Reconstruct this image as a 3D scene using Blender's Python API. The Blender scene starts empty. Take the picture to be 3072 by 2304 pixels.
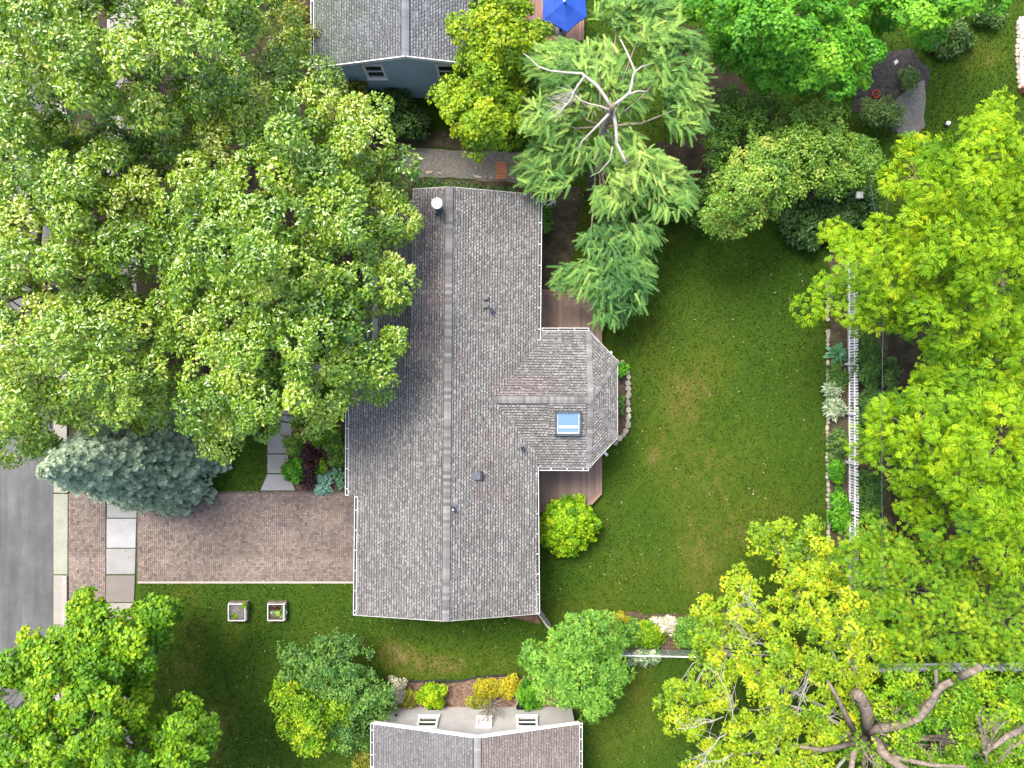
import bpy, bmesh, math, random
import numpy as np
from mathutils import Vector, Matrix

scene = bpy.context.scene
COL = scene.collection
R = math.radians
ALT = 35.0            # camera height, metres
FPX = 2133.0          # focal length in photo pixels (3072 wide)

# ------------------------------------------------------------------ camera
cam_d = bpy.data.cameras.new("camera")
cam_d.sensor_width = 36.0
cam_d.lens = 36.0 * FPX / 3072.0
cam_d.clip_start = 0.5
cam_d.clip_end = 2000
cam = bpy.data.objects.new("camera", cam_d)
cam.location = (0, 0, ALT)
COL.objects.link(cam)
scene.camera = cam

# ------------------------------------------------------------------ sky, sun, exposure
SUN_TO = Vector((-0.36, 0.50, 1.0)).normalized()      # direction towards the sun
elev = math.asin(SUN_TO.z)
azim = math.atan2(SUN_TO.x, SUN_TO.y)
world = bpy.data.worlds.new("World")
scene.world = world
world.use_nodes = True
wn = world.node_tree
bg = wn.nodes["Background"]
sky = wn.nodes.new("ShaderNodeTexSky")
sky.sky_type = 'NISHITA'
sky.sun_disc = False
sky.sun_elevation = elev
sky.sun_rotation = azim
sky.air_density = 1.0
sky.dust_density = 5.0
sky.ozone_density = 1.0
wn.links.new(sky.outputs[0], bg.inputs[0])
bg.inputs[1].default_value = 0.15
sun_d = bpy.data.lights.new("sun", 'SUN')
sun_d.energy = 1.75
sun_d.angle = R(22)
sun_d.color = (1.0, 0.95, 0.87)
sun = bpy.data.objects.new("sun", sun_d)
sun.rotation_euler = SUN_TO.to_track_quat('Z', 'Y').to_euler()
sun.location = SUN_TO * 60
COL.objects.link(sun)
vs = scene.view_settings
vs.view_transform = 'Standard'
vs.look = 'None'
vs.gamma = 1.0
vs.exposure = 1.6
scene.cycles.max_bounces = 8
scene.cycles.transparent_max_bounces = 8

rng = np.random.default_rng(11)
random.seed(11)

# ------------------------------------------------------------------ helpers
def P(px, py, z=0.0):
    """a point of the place at height z, from where it stands in the plan"""
    s = (ALT - z) / FPX
    return Vector(((px - 1536.0) * s, -(py - 1152.0) * s, z))

def link(o, parent=None):
    COL.objects.link(o)
    if parent is not None:
        o.parent = parent
    return o

def tag(o, label=None, cat=None, group=None, kind=None):
    if label: o["label"] = label
    if cat: o["category"] = cat
    if group: o["group"] = group
    if kind: o["kind"] = kind
    return o

def thing(name, loc, label, cat, group=None):
    o = bpy.data.objects.new(name, None)
    o.empty_display_size = 0.2
    o.location = loc
    link(o)
    return tag(o, label, cat, group)

class MB:
    """collects faces in world coordinates; build() links them as one mesh object"""
    def __init__(self):
        self.v = []; self.f = []; self.c = []
    def add(self, verts, faces, col=None):
        n = len(self.v)
        self.v.extend([tuple(p) for p in verts])
        self.f.extend([tuple(i + n for i in f) for f in faces])
        if col is not None:
            self.c.extend([tuple(col) + (1.0,)] * len(verts))
        return self
    def box(self, c, s, rz=0.0, col=None, rot=None):
        hx, hy, hz = s[0] / 2, s[1] / 2, s[2] / 2
        m = rot if rot is not None else Matrix.Rotation(rz, 3, 'Z')
        vs_ = [m @ Vector((x, y, z)) + Vector(c) for z in (-hz, hz) for (x, y) in ((-hx, -hy), (hx, -hy), (hx, hy), (-hx, hy))]
        return self.add(vs_, [(3, 2, 1, 0), (4, 5, 6, 7), (0, 1, 5, 4), (1, 2, 6, 5), (2, 3, 7, 6), (3, 0, 4, 7)], col)
    def prism(self, pts, z0, z1, col=None, bev=0.0):
        """flat polygon (x,y) extruded from z0 to z1, optional chamfered top"""
        n = len(pts)
        if sum(pts[i][0] * pts[(i + 1) % n][1] - pts[(i + 1) % n][0] * pts[i][1] for i in range(n)) < 0:
            pts = pts[::-1]
        cx = sum(p[0] for p in pts) / n; cy = sum(p[1] for p in pts) / n
        vv = [(p[0], p[1], z0) for p in pts]
        if bev:
            vv += [(p[0], p[1], z1 - bev) for p in pts]
            for p in pts:
                d = math.hypot(p[0] - cx, p[1] - cy) or 1
                k = max(0, 1 - bev * 1.4 / d)
                vv.append((cx + (p[0] - cx) * k, cy + (p[1] - cy) * k, z1))
            fs = [tuple(range(2 * n, 3 * n))]
            for i in range(n):
                j = (i + 1) % n
                fs += [(i, j, n + j, n + i), (n + i, n + j, 2 * n + j, 2 * n + i)]
        else:
            vv += [(p[0], p[1], z1) for p in pts]
            fs = [tuple(range(n, 2 * n))]
            for i in range(n):
                j = (i + 1) % n
                fs.append((i, j, n + j, n + i))
        return self.add(vv, fs, col)
    def bar(self, a, b, w, h, up=Vector((0, 0, 1)), col=None):
        a = Vector(a); b = Vector(b)
        d = (b - a).normalized()
        s = d.cross(up)
        if s.length < 1e-4: s = d.cross(Vector((0, 1, 0)))
        s.normalize()
        t = s.cross(d)
        vs_ = [p + s * (i * w / 2) + t * (j * h / 2) for p in (a, b) for (i, j) in ((-1, -1), (1, -1), (1, 1), (-1, 1))]
        return self.add(vs_, [(0, 1, 2, 3), (7, 6, 5, 4), (0, 4, 5, 1), (1, 5, 6, 2), (2, 6, 7, 3), (3, 7, 4, 0)], col)
    def tube(self, pts, radii, sides=6, cap=True):
        pts = [Vector(p) for p in pts]
        n = len(pts)
        base = len(self.v)
        prev = None
        for i, p in enumerate(pts):
            d = (pts[min(i + 1, n - 1)] - pts[max(i - 1, 0)])
            d = d.normalized() if d.length > 1e-6 else Vector((0, 0, 1))
            if prev is None:
                s = d.cross(Vector((0, 0, 1)))
                if s.length < 0.1: s = d.cross(Vector((1, 0, 0)))
            else:
                s = prev - d * prev.dot(d)
            s.normalize(); prev = s
            t = d.cross(s)
            for k in range(sides):
                a = 2 * math.pi * k / sides
                self.v.append(tuple(p + (s * math.cos(a) + t * math.sin(a)) * radii[i]))
        for i in range(n - 1):
            for k in range(sides):
                k2 = (k + 1) % sides
                self.f.append((base + i * sides + k, base + i * sides + k2, base + (i + 1) * sides + k2, base + (i + 1) * sides + k))
        if cap:
            self.f.append(tuple(base + k for k in range(sides))[::-1])
            self.f.append(tuple(base + (n - 1) * sides + k for k in range(sides)))
        return self
    def lathe(self, c, prof, sides=16):
        base = len(self.v); n = len(prof)
        for (r, z) in prof:
            for k in range(sides):
                a = 2 * math.pi * k / sides
                self.v.append((c[0] + r * math.cos(a), c[1] + r * math.sin(a), c[2] + z))
        for i in range(n - 1):
            for k in range(sides):
                k2 = (k + 1) % sides
                self.f.append((base + i * sides + k, base + i * sides + k2, base + (i + 1) * sides + k2, base + (i + 1) * sides + k))
        self.f.append(tuple(base + (n - 1) * sides + k for k in range(sides)))
        return self
    def mesh(self, name, m, off=(0, 0, 0), smooth=False):
        me = bpy.data.meshes.new(name)
        vv = np.array(self.v, dtype=np.float64) - np.array(off)
        me.from_pydata(vv.tolist(), [], self.f)
        if self.c:
            a = me.attributes.new("col", 'FLOAT_COLOR', 'POINT')
            a.data.foreach_set("color", np.array(self.c, dtype=np.float32).ravel())
        if m is not None: me.materials.append(m)
        if smooth: me.polygons.foreach_set("use_smooth", [True] * len(me.polygons))
        me.update()
        return me
    def build(self, name, m, parent=None, smooth=False):
        off = parent_world(parent)
        o = bpy.data.objects.new(name, self.mesh(name, m, off, smooth))
        return link(o, parent)

def parent_world(p):
    off = Vector((0, 0, 0))
    while p is not None:
        off = off + Vector(p.location)
        p = p.parent
    return off

def piece(name, me, parent, loc, rz=0.0, rot=None):
    """a piece that shares its mesh with its likes; loc in world coordinates"""
    o = bpy.data.objects.new(name, me)
    o.location = Vector(loc) - parent_world(parent)
    if rot is not None: o.rotation_euler = rot
    else: o.rotation_euler = (0, 0, rz)
    return link(o, parent)

# ------------------------------------------------------------------ materials
def newmat(name):
    m = bpy.data.materials.new(name); m.use_nodes = True
    nt = m.node_tree
    return m, nt, nt.nodes["Principled BSDF"]

def N(nt, t, **kw):
    n = nt.nodes.new(t)
    for k, v in kw.items(): setattr(n, k, v)
    return n

def coords(nt):
    return N(nt, "ShaderNodeNewGeometry").outputs["Position"]

def noise(nt, scale, detail=4, rough=0.6, vec=None):
    n = N(nt, "ShaderNodeTexNoise")
    n.inputs["Scale"].default_value = scale
    n.inputs["Detail"].default_value = detail
    n.inputs["Roughness"].default_value = rough
    nt.links.new(vec if vec is not None else coords(nt), n.inputs["Vector"])
    return n.outputs["Fac"]

def ramp(nt, fac, stops):
    r = N(nt, "ShaderNodeValToRGB")
    el = r.color_ramp.elements
    while len(el) > 1: el.remove(el[-1])
    el[0].position = stops[0][0]; el[0].color = tuple(stops[0][1]) + (1,)
    for p, c in stops[1:]:
        e = el.new(p); e.color = tuple(c) + (1,)
    nt.links.new(fac, r.inputs["Fac"])
    return r.outputs["Color"]

def mixc(nt, a, b, fac, mode='MIX'):
    n = N(nt, "ShaderNodeMix", data_type='RGBA', blend_type=mode)
    for s, v in ((n.inputs[0], fac), (n.inputs[6], a), (n.inputs[7], b)):
        if isinstance(v, (int, float)): s.default_value = v
        elif isinstance(v, (tuple, list)): s.default_value = tuple(v) + (1,)
        else: nt.links.new(v, s)
    return n.outputs[2]

def bump(nt, bsdf, h, strength=0.3, dist=0.02):
    b = N(nt, "ShaderNodeBump")
    b.inputs["Strength"].default_value = strength
    b.inputs["Distance"].default_value = dist
    nt.links.new(h, b.inputs["Height"])
    nt.links.new(b.outputs[0], bsdf.inputs["Normal"])

def mat_two(name, c1, c2, scale=6, rough=0.8, fine=60, finestr=0.35, bmp=0.2, spec=0.3, metal=0.0, lo=0.35, hi=0.65):
    m, nt, b = newmat(name)
    c = ramp(nt, noise(nt, scale), [(lo, c1), (hi, c2)])
    f = noise(nt, fine, 3)
    c = mixc(nt, c, ramp(nt, f, [(0.25, (0.45, 0.45, 0.45)), (0.75, (1.35, 1.35, 1.35))]), finestr, 'MULTIPLY')
    nt.links.new(c, b.inputs["Base Color"])
    b.inputs["Roughness"].default_value = rough
    b.inputs["Specular IOR Level"].default_value = spec
    b.inputs["Metallic"].default_value = metal
    if bmp: bump(nt, b, f, bmp, 0.01)
    return m

def mat_attr(name, rough=0.9, fine=40, finestr=0.5, spec=0.2, blotch=0.0, bscale=0.5):
    """colour of each piece comes with the piece; grain on top"""
    m, nt, b = newmat(name)
    a = N(nt, "ShaderNodeAttribute", attribute_name="col")
    f = noise(nt, fine, 3)
    c = mixc(nt, a.outputs["Color"], ramp(nt, f, [(0.25, (0.5, 0.5, 0.5)), (0.75, (1.4, 1.4, 1.4))]), finestr, 'MULTIPLY')
    if blotch:
        g = noise(nt, bscale, 5, 0.65)
        c = mixc(nt, c, ramp(nt, g, [(0.3, (0.62, 0.6, 0.6)), (0.7, (1.2, 1.2, 1.2))]), blotch, 'MULTIPLY')
    nt.links.new(c, b.inputs["Base Color"])
    b.inputs["Roughness"].default_value = rough
    b.inputs["Specular IOR Level"].default_value = spec
    bump(nt, b, f, 0.25, 0.006)
    return m

def mat_leaf(name, stops, rough=0.45, spec=0.45, trans=0.3, tcol=None, var=0.5, vscale=0.35):
    """stops: ramp over each leaf's own tint"""
    m, nt, b = newmat(name)
    a = N(nt, "ShaderNodeAttribute", attribute_name="tint")
    g = noise(nt, vscale, 3)
    md = N(nt, "ShaderNodeMath", operation='MULTIPLY_ADD')
    nt.links.new(g, md.inputs[0]); md.inputs[1].default_value = var
    ad = N(nt, "ShaderNodeMath", operation='SUBTRACT')
    nt.links.new(a.outputs["Fac"], ad.inputs[0]); ad.inputs[1].default_value = var * 0.5
    nt.links.new(ad.outputs[0], md.inputs[2])
    c = ramp(nt, md.outputs[0], stops)
    nt.links.new(c, b.inputs["Base Color"])
    b.inputs["Roughness"].default_value = rough
    b.inputs["Specular IOR Level"].default_value = spec
    t = N(nt, "ShaderNodeBsdfTranslucent")
    tc = mixc(nt, c, tcol or (1.5, 1.25, 0.35), 1.0, 'MULTIPLY')
    nt.links.new(tc, t.inputs["Color"])
    mx = N(nt, "ShaderNodeMixShader")
    mx.inputs[0].default_value = trans
    nt.links.new(b.outputs[0], mx.inputs[1]); nt.links.new(t.outputs[0], mx.inputs[2])
    nt.links.new(mx.outputs[0], nt.nodes["Material Output"].inputs["Surface"])
    return m

def G(r, g, b): return (r, g, b)
M = {}
M['roof_bits'] = mat_attr('shingle_granules', 0.95, 45, 0.55, 0.15, 0.35, 0.55)
M['roof_under'] = mat_two('roof_underlay', (.10, .10, .10), (.14, .14, .14), 3, 0.95)
M['white'] = mat_two('white_painted_metal', (0.612, 0.612, 0.6035), (0.68, 0.68, 0.6715), 3, 0.45, 40, 0.15, 0.05)
M['trim'] = mat_two('weathered_trim', (.38, .37, .35), (.46, .45, .43), 3, 0.6, 40, 0.2, 0.05)
M['gutter_in'] = mat_two('gutter_trough', (.035, .035, .04), (.07, .07, .07), 5, 0.7)
M['siding_main'] = mat_two('beige_siding', (0.3234, 0.2926, 0.2464), (0.385, 0.3542, 0.3003), 2, 0.7)
M['siding_blue'] = mat_two('blue_grey_siding', (.26, .345, .42), (.29, .38, .455), 1.2, 0.6, 50, 0.15, 0.1)
M['siding_cream'] = mat_two('pale_siding', (0.333, 0.3256, 0.3182), (0.3774, 0.37, 0.3626), 1.5, 0.6, 50, 0.15, 0.1)
M['black'] = mat_two('black_plastic', (.012, .012, .013), (.025, .025, .027), 8, 0.5)
M['steel'] = mat_two('galvanised_steel', (0.4235, 0.4312, 0.4466), (0.5544, 0.5544, 0.5698), 8, 0.35, 30, 0.3, 0.1, 0.5, 0.6)
M['dark_metal'] = mat_two('dark_vent_metal', (.05, .06, .075), (.085, .095, .115), 8, 0.5)
M['asphalt'], nt_, b_a = newmat('worn_asphalt')
mp_ = N(nt_, "ShaderNodeMapping"); mp_.inputs["Scale"].default_value = (1.6, .16, 1); nt_.links.new(coords(nt_), mp_.inputs["Vector"])
c_ = ramp(nt_, noise(nt_, 1.0, 5, .65, mp_.outputs[0]), [(.3, (.052, .055, .056)), (.5, (.075, .076, .078)), (.7, (.112, .112, .114))])
c_ = mixc(nt_, c_, ramp(nt_, noise(nt_, .7, 6, .7), [(.35, (.72, .74, .74)), (.65, (1.15, 1.15, 1.15))]), .8, 'MULTIPLY')
f_ = noise(nt_, 34, 4, .75)
c_ = mixc(nt_, c_, ramp(nt_, f_, [(.25, (.45, .45, .45)), (.75, (1.5, 1.5, 1.5))]), .55, 'MULTIPLY')
nt_.links.new(c_, b_a.inputs["Base Color"]); b_a.inputs["Roughness"].default_value = .9
bump(nt_, b_a, f_, .3, .01)
M['concrete'] = mat_attr('poured_concrete', 0.85, 20, 0.3, 0.25, 0.35, 1.2)
M['brick'] = mat_attr('clay_pavers', 0.9, 35, 0.45, 0.2, 0.55, 0.45)
M['sand'] = mat_two('jointing_sand', (.07, .055, .045), (.13, .10, .08), 4, 0.95)
M['stone'] = mat_attr('field_stone', 0.9, 16, 0.5, 0.2)
M['deck'] = mat_attr('deck_boards', 0.75, 30, 0.35, 0.3)
M['fence_white'] = mat_two('white_vinyl', (0.595, 0.6035, 0.629), (0.68, 0.68, 0.697), 4, 0.5, 30, 0.15, 0.05)
M['mulch'] = mat_two('bark_mulch', (0.0385, 0.0254, 0.0169), (0.1155, 0.077, 0.0539), 9, 0.95, 30, 0.8, 0.8)
M['mulch_red'] = mat_two('reddish_bark_mulch', (0.077, 0.0462, 0.0323), (0.2079, 0.1386, 0.1001), 7, 0.95, 22, 0.9, 0.8)
M['soil'] = mat_two('bare_soil', (0.0347, 0.0277, 0.0169), (0.077, 0.0655, 0.0385), 2, 0.95, 20, 0.7, 0.6)
M['gravel'] = mat_two('gravel_bed', (0.0847, 0.0809, 0.0732), (0.1848, 0.1771, 0.1617), 14, 0.95, 32, 0.9, 0.9)
M['dark_soil'] = mat_two('shade_darkened_soil', (.018, .014, .008), (.045, .036, .02), 1.4, 0.95, 20, 0.7, 0.6)  # dark soil, darkened further to paint in the shade below the crowns
M['fabric_soil'] = mat_two('dark_mulch', (.022, .019, .018), (.055, .05, .047), 6, 0.95, 26, 0.7, 0.6)
M['fabric'] = mat_two('black_edging', (.01, .01, .012), (.03, .03, .032), 6, 0.8)
M['bark'] = mat_two('grey_brown_bark', (.10, .08, .06), (.24, .20, .16), 5, 0.9, 18, 0.6, 0.6)
M['bark_pale'] = mat_two('pale_dead_wood', (.27, .25, .22), (.40, .375, .345), 5, 0.85, 18, 0.4, 0.4)
M['bark_dark'] = mat_two('dark_bark', (.045, .036, .028), (.10, .08, .062), 5, 0.9, 18, 0.6, 0.6)
M['umbrella'] = mat_two('blue_canvas', (0.0085, 0.0467, 0.289), (0.0119, 0.0638, 0.357), 1.5, 0.75, 60, 0.15, 0.05)
M['red'] = mat_two('red_glaze', (.38, .03, .02), (.5, .05, .03), 6, 0.5)
M['terracotta'] = mat_two('terracotta', (0.2464, 0.1001, 0.0539), (0.3465, 0.154, 0.0847), 6, 0.8)
M['pane'] = newmat('window_glass')[0]
b_ = M['pane'].node_tree.nodes["Principled BSDF"]
b_.inputs["Base Color"].default_value = (.02, .025, .03, 1); b_.inputs["Roughness"].default_value = 0.08; b_.inputs["Specular IOR Level"].default_value = 0.6
M['skyglass'] = newmat('skylight_glass')[0]
b_ = M['skyglass'].node_tree.nodes["Principled BSDF"]
b_.inputs["Base Color"].default_value = (.22, .36, .5, 1); b_.inputs["Roughness"].default_value = 0.06; b_.inputs["Specular IOR Level"].default_value = 1.0
b_.inputs["Metallic"].default_value = 0.55

LEAF = {}
LEAF['glossy'] = mat_leaf('glossy_maple_leaf', [(0.0, (.045, .14, .008)), (0.45, (.17, .32, .014)), (0.8, (.34, .46, .035)), (1.0, (.50, .52, .13))], 0.28, 0.9, 0.34)
LEAF['limerose'] = mat_leaf('lime_green_leaf', [(0.0, (.03, .12, .004)), (0.45, (.12, .28, .006)), (0.8, (.26, .40, .008)), (1.0, (.38, .45, .015))], 0.5, 0.3, 0.32)
LEAF['yellow'] = mat_leaf('yellow_green_leaf', [(0.0, (.05, .14, .005)), (0.45, (.19, .33, .008)), (0.8, (.34, .42, .010)), (1.0, (.48, .46, .02))], 0.5, 0.3, 0.3)
LEAF['lime'] = mat_leaf('bright_lime_leaf', [(0.0, (.04, .15, .003)), (0.45, (.20, .38, .005)), (0.8, (.36, .49, .007)), (1.0, (.48, .53, .015))], 0.55, 0.25, 0.34)
LEAF['green'] = mat_leaf('saturated_green_leaf', [(0.0, (.02, .11, .005)), (0.45, (.075, .27, .009)), (0.8, (.16, .38, .012)), (1.0, (.28, .42, .015))], 0.5, 0.3, 0.3)
LEAF['mid'] = mat_leaf('mid_green_leaf', [(0.0, (.04, .12, .012)), (0.45, (.125, .27, .025)), (0.8, (.26, .38, .05)), (1.0, (.42, .45, .08))], 0.45, 0.4, 0.3)
LEAF['fresh'] = mat_leaf('fresh_green_leaf', [(0.0, (0.045, 0.15, 0.015)), (0.45, (0.12, 0.29, 0.025)), (0.8, (0.21, 0.38, 0.04)), (1.0, (0.3, 0.44, 0.05))], 0.5, 0.35, 0.3)
LEAF['dark'] = mat_leaf('dark_green_leaf', [(0.0, (.016, .05, .008)), (0.45, (.036, .095, .014)), (0.8, (.07, .15, .022)), (1.0, (.12, .20, .035))], 0.4, 0.4, 0.2)
LEAF['bluegreen'] = mat_leaf('blue_green_leaf', [(0.0, (.03, .10, .018)), (0.45, (.08, .20, .030)), (0.8, (.15, .29, .045)), (1.0, (.24, .37, .07))], 0.5, 0.35, 0.25)
LEAF['spruce'] = mat_leaf('blue_spruce_needle', [(0.0, (.14, .21, .13)), (0.45, (.27, .36, .23)), (0.8, (.42, .50, .35)), (1.0, (.56, .62, .46))], 0.6, 0.3, 0.08, (1, 1, 1))
LEAF['larch'] = mat_leaf('larch_needle', [(0.0, (.06, .17, .045)), (0.45, (.17, .34, .075)), (0.8, (.33, .49, .10)), (1.0, (.48, .58, .19))], 0.6, 0.25, 0.2)
LEAF['red'] = mat_leaf('dark_purple_leaf', [(0.0, (.012, .004, .005)), (0.5, (.03, .008, .011)), (1.0, (.07, .018, .02))], 0.45, 0.35, 0.1, (1, .6, .6))
LEAF['gold'] = mat_leaf('golden_leaf', [(0.0, (.14, .16, .008)), (0.45, (.30, .30, .012)), (0.8, (.44, .38, .015)), (1.0, (.52, .36, .02))], 0.5, 0.3, 0.25)
LEAF['pale'] = mat_leaf('cream_blossom', [(0.0, (.25, .27, .16)), (0.5, (.50, .48, .36)), (1.0, (.72, .69, .58))], 0.6, 0.3, 0.2, (1, 1, .9))
LEAF['olive'] = mat_leaf('olive_needle', [(0.0, (.09, .12, .012)), (0.5, (.20, .22, .02)), (1.0, (.34, .33, .04))], 0.6, 0.3, 0.15)
LEAF['variegated'] = mat_leaf('variegated_leaf', [(0.0, (.05, .12, .04)), (0.5, (.16, .27, .12)), (0.75, (.40, .47, .30)), (1.0, (.62, .65, .50))], 0.5, 0.4, 0.2, (1, 1, .8))
LEAF['hosta'] = mat_leaf('hosta_leaf', [(0.0, (.03, .11, .045)), (0.5, (.06, .18, .075)), (1.0, (.12, .27, .12))], 0.4, 0.45, 0.15)
LEAF['bluehosta'] = mat_leaf('blue_hosta_leaf', [(0.0, (.05, .14, .09)), (0.5, (.11, .25, .17)), (1.0, (.22, .38, .28))], 0.45, 0.45, 0.12)
LEAF['litter'] = mat_leaf('dry_leaf', [(0.0, (.10, .07, .03)), (0.5, (.24, .19, .08)), (1.0, (.42, .40, .28))], 0.7, 0.2, 0.1, (1, .9, .6))
LEAF['grass'] = mat_leaf('grass_blade', [(0.0, (0.012, 0.0371, 0.0032)), (0.40, (0.031, 0.0674, 0.0048)), (0.65, (0.0533, 0.0843, 0.0072)), (0.85, (0.0946, 0.0927, 0.0192)), (1.0, (0.1806, 0.1601, 0.068))], 0.6, 0.2, 0.15, (1.1, 1.1, .6), 0.25, 0.6)

# ------------------------------------------------------------------ plane geometry in numpy
def inpoly(x, y, poly):
    x = np.asarray(x, float); y = np.asarray(y, float)
    ins = np.zeros(x.shape, bool)
    n = len(poly)
    for i in range(n):
        x1, y1 = poly[i]; x2, y2 = poly[(i + 1) % n]
        if y1 == y2: continue
        c = ((y1 > y) != (y2 > y)) & (x < (x2 - x1) * (y - y1) / (y2 - y1) + x1)
        ins ^= c
    return ins

def edgedist(x, y, poly):
    d = np.full(np.shape(x), 1e9)
    n = len(poly)
    for i in range(n):
        ax, ay = poly[i]; bx, by = poly[(i + 1) % n]
        vx, vy = bx - ax, by - ay
        L2 = vx * vx + vy * vy + 1e-9
        t = np.clip(((x - ax) * vx + (y - ay) * vy) / L2, 0, 1)
        d = np.minimum(d, np.hypot(x - ax - t * vx, y - ay - t * vy))
    return d

def fnoise(x, y, s, seed=0):
    """smooth pseudo noise, about -1..1"""
    r = np.random.default_rng(seed)
    v = np.zeros(np.shape(x))
    for k in range(7):
        a = r.uniform(0, 6.28); f = s * r.uniform(0.5, 1.9); p = r.uniform(0, 6.28)
        v = v + np.sin((x * math.cos(a) + y * math.sin(a)) * f + p)
    return v / 3.2

def smooth_poly(poly, amp, seed, step=26):
    """an outline with small random bays between the given corners"""
    r = np.random.default_rng(seed)
    out = []
    n = len(poly)
    for i in range(n):
        a = np.array(poly[i], float); b = np.array(poly[(i + 1) % n], float)
        k = max(1, int(np.hypot(*(b - a)) / step))
        for j in range(k):
            q = a + (b - a) * j / k
            out.append(tuple(q + r.normal(0, amp, 2)))
    return out

# ------------------------------------------------------------------ foliage in numpy
def unit(a):
    return a / (np.linalg.norm(a, axis=1, keepdims=True) + 1e-9)

# leaf templates: verts (along, across, normal), triangles
def tpl_rhomb(w=0.55, fold=0.10, droop=0.10):
    v = [(0, 0, 0), (.45, -w / 2, fold), (1, 0, -droop), (.45, w / 2, fold)]
    return np.array(v), np.array([(0, 1, 2), (0, 2, 3)])

def tpl_lobed():
    """three lobed maple like leaf"""
    v = [(0, 0, 0), (.30, -.42, .05), (.42, -.16, .02), (1, 0, -.10), (.42, .16, .02), (.30, .42, .05)]
    return np.array(v), np.array([(0, 1, 2), (0, 2, 3), (0, 3, 4), (0, 4, 5)])

def tpl_sprig(n=5, w=0.34, l=0.55):
    """a pinnate sprig: rachis with leaflets in pairs"""
    v, f = [], []
    for i in range(n):
        x = 0.12 + 0.8 * i / n
        for s in (-1, 1):
            b = len(v)
            a = R(52)
            dx, dy = math.cos(a) * l, math.sin(a) * l * s
            z = -0.20 * x * x
            nx, ny = -dy, dx
            v += [(x, 0, z), (x + dx * .5 + nx * w * .35, dy * .5 + ny * w * .35, z + .03), (x + dx, dy, z - .08), (x + dx * .5 - nx * w * .35, dy * .5 - ny * w * .35, z + .03)]
            f += [(b, b + 1, b + 2), (b, b + 2, b + 3)]
    b = len(v)
    v += [(.9, 0, -.16), (1.1, -.1, -.2), (1.4, 0, -.34), (1.1, .1, -.2)]
    f += [(b, b + 1, b + 2), (b, b + 2, b + 3)]
    return np.array(v), np.array(f)

def tpl_finger(n=8, l=.15):
    """a drooping conifer shoot: needles in a flat comb on both sides with a raised keel"""
    v, f = [], []
    for i in range(n):
        x = i / n
        z = -0.30 * x * x
        ll = l * (1.05 - .5 * x)
        for (dy, dz) in ((-1, .12), (1, .12), (0, .7)):
            b = len(v)
            v += [(x - .03, 0, z), (x + .10, 0, z - .01), (x + .17, dy * ll, z + dz * ll)]
            f += [(b, b + 1, b + 2)]
    b = len(v)
    v += [(0, -.03, 0), (0, .03, 0), (.55, .03, -.09), (.55, -.03, -.09), (1.12, 0, -.37)]
    f += [(b, b + 1, b + 2), (b, b + 2, b + 3), (b + 3, b + 2, b + 4)]
    return np.array(v), np.array(f)

def tpl_tuft(n=11, seed=5):
    """a spruce shoot: short stiff needles round a twig"""
    r = np.random.default_rng(seed)
    v, f = [], []
    for i in range(n):
        a = 2 * math.pi * i / n + r.uniform(-.25, .25)
        rad = r.uniform(.55, 1.0)
        up = r.uniform(.05, .5)
        b = len(v)
        dx, dy = math.cos(a), math.sin(a)
        v += [(0, 0, 0), (dx * .5 - dy * .11, dy * .5 + dx * .11, up * .7), (dx * rad, dy * rad, up * .8), (dx * .5 + dy * .11, dy * .5 - dx * .11, up * .7)]
        f += [(b, b + 1, b + 2), (b, b + 2, b + 3)]
    return np.array(v), np.array(f)

TPL = {'rhomb': tpl_rhomb(), 'broad': tpl_rhomb(.8, .08, .12), 'narrow': tpl_rhomb(.3, .06, .12), 'lobed': tpl_lobed(),
       'sprig': tpl_sprig(), 'finger': tpl_finger(), 'tuft': tpl_tuft()}

def leaves_mesh(name, pos, fwd, nor, size, tint, tpl, m, off):
    """one mesh from many leaves"""
    tv, tf = TPL[tpl]
    n = len(pos); k = len(tv); q = len(tf)
    fwd = fwd - nor * np.sum(fwd * nor, axis=1, keepdims=True)
    fwd = unit(fwd)
    side = np.cross(nor, fwd)
    V = (pos[:, None, :] + size[:, None, None] * (tv[None, :, 0, None] * fwd[:, None, :] + tv[None, :, 1, None] * side[:, None, :] + tv[None, :, 2, None] * nor[:, None, :])).reshape(-1, 3)
    V = V - np.array(off)[None, :]
    F = (tf[None, :, :] + (np.arange(n) * k)[:, None, None]).reshape(-1)
    me = bpy.data.meshes.new(name)
    me.vertices.add(n * k)
    me.vertices.foreach_set("co", V.astype(np.float32).ravel())
    me.loops.add(len(F))
    me.loops.foreach_set("vertex_index", F.astype(np.int32))
    me.polygons.add(n * q)
    me.polygons.foreach_set("loop_start", (np.arange(n * q) * 3).astype(np.int32))
    me.update(calc_edges=True)
    a = me.attributes.new("tint", 'FLOAT', 'POINT')
    a.data.foreach_set("value", np.repeat(tint, k).astype(np.float32))
    me.materials.append(m)
    return me

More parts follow.
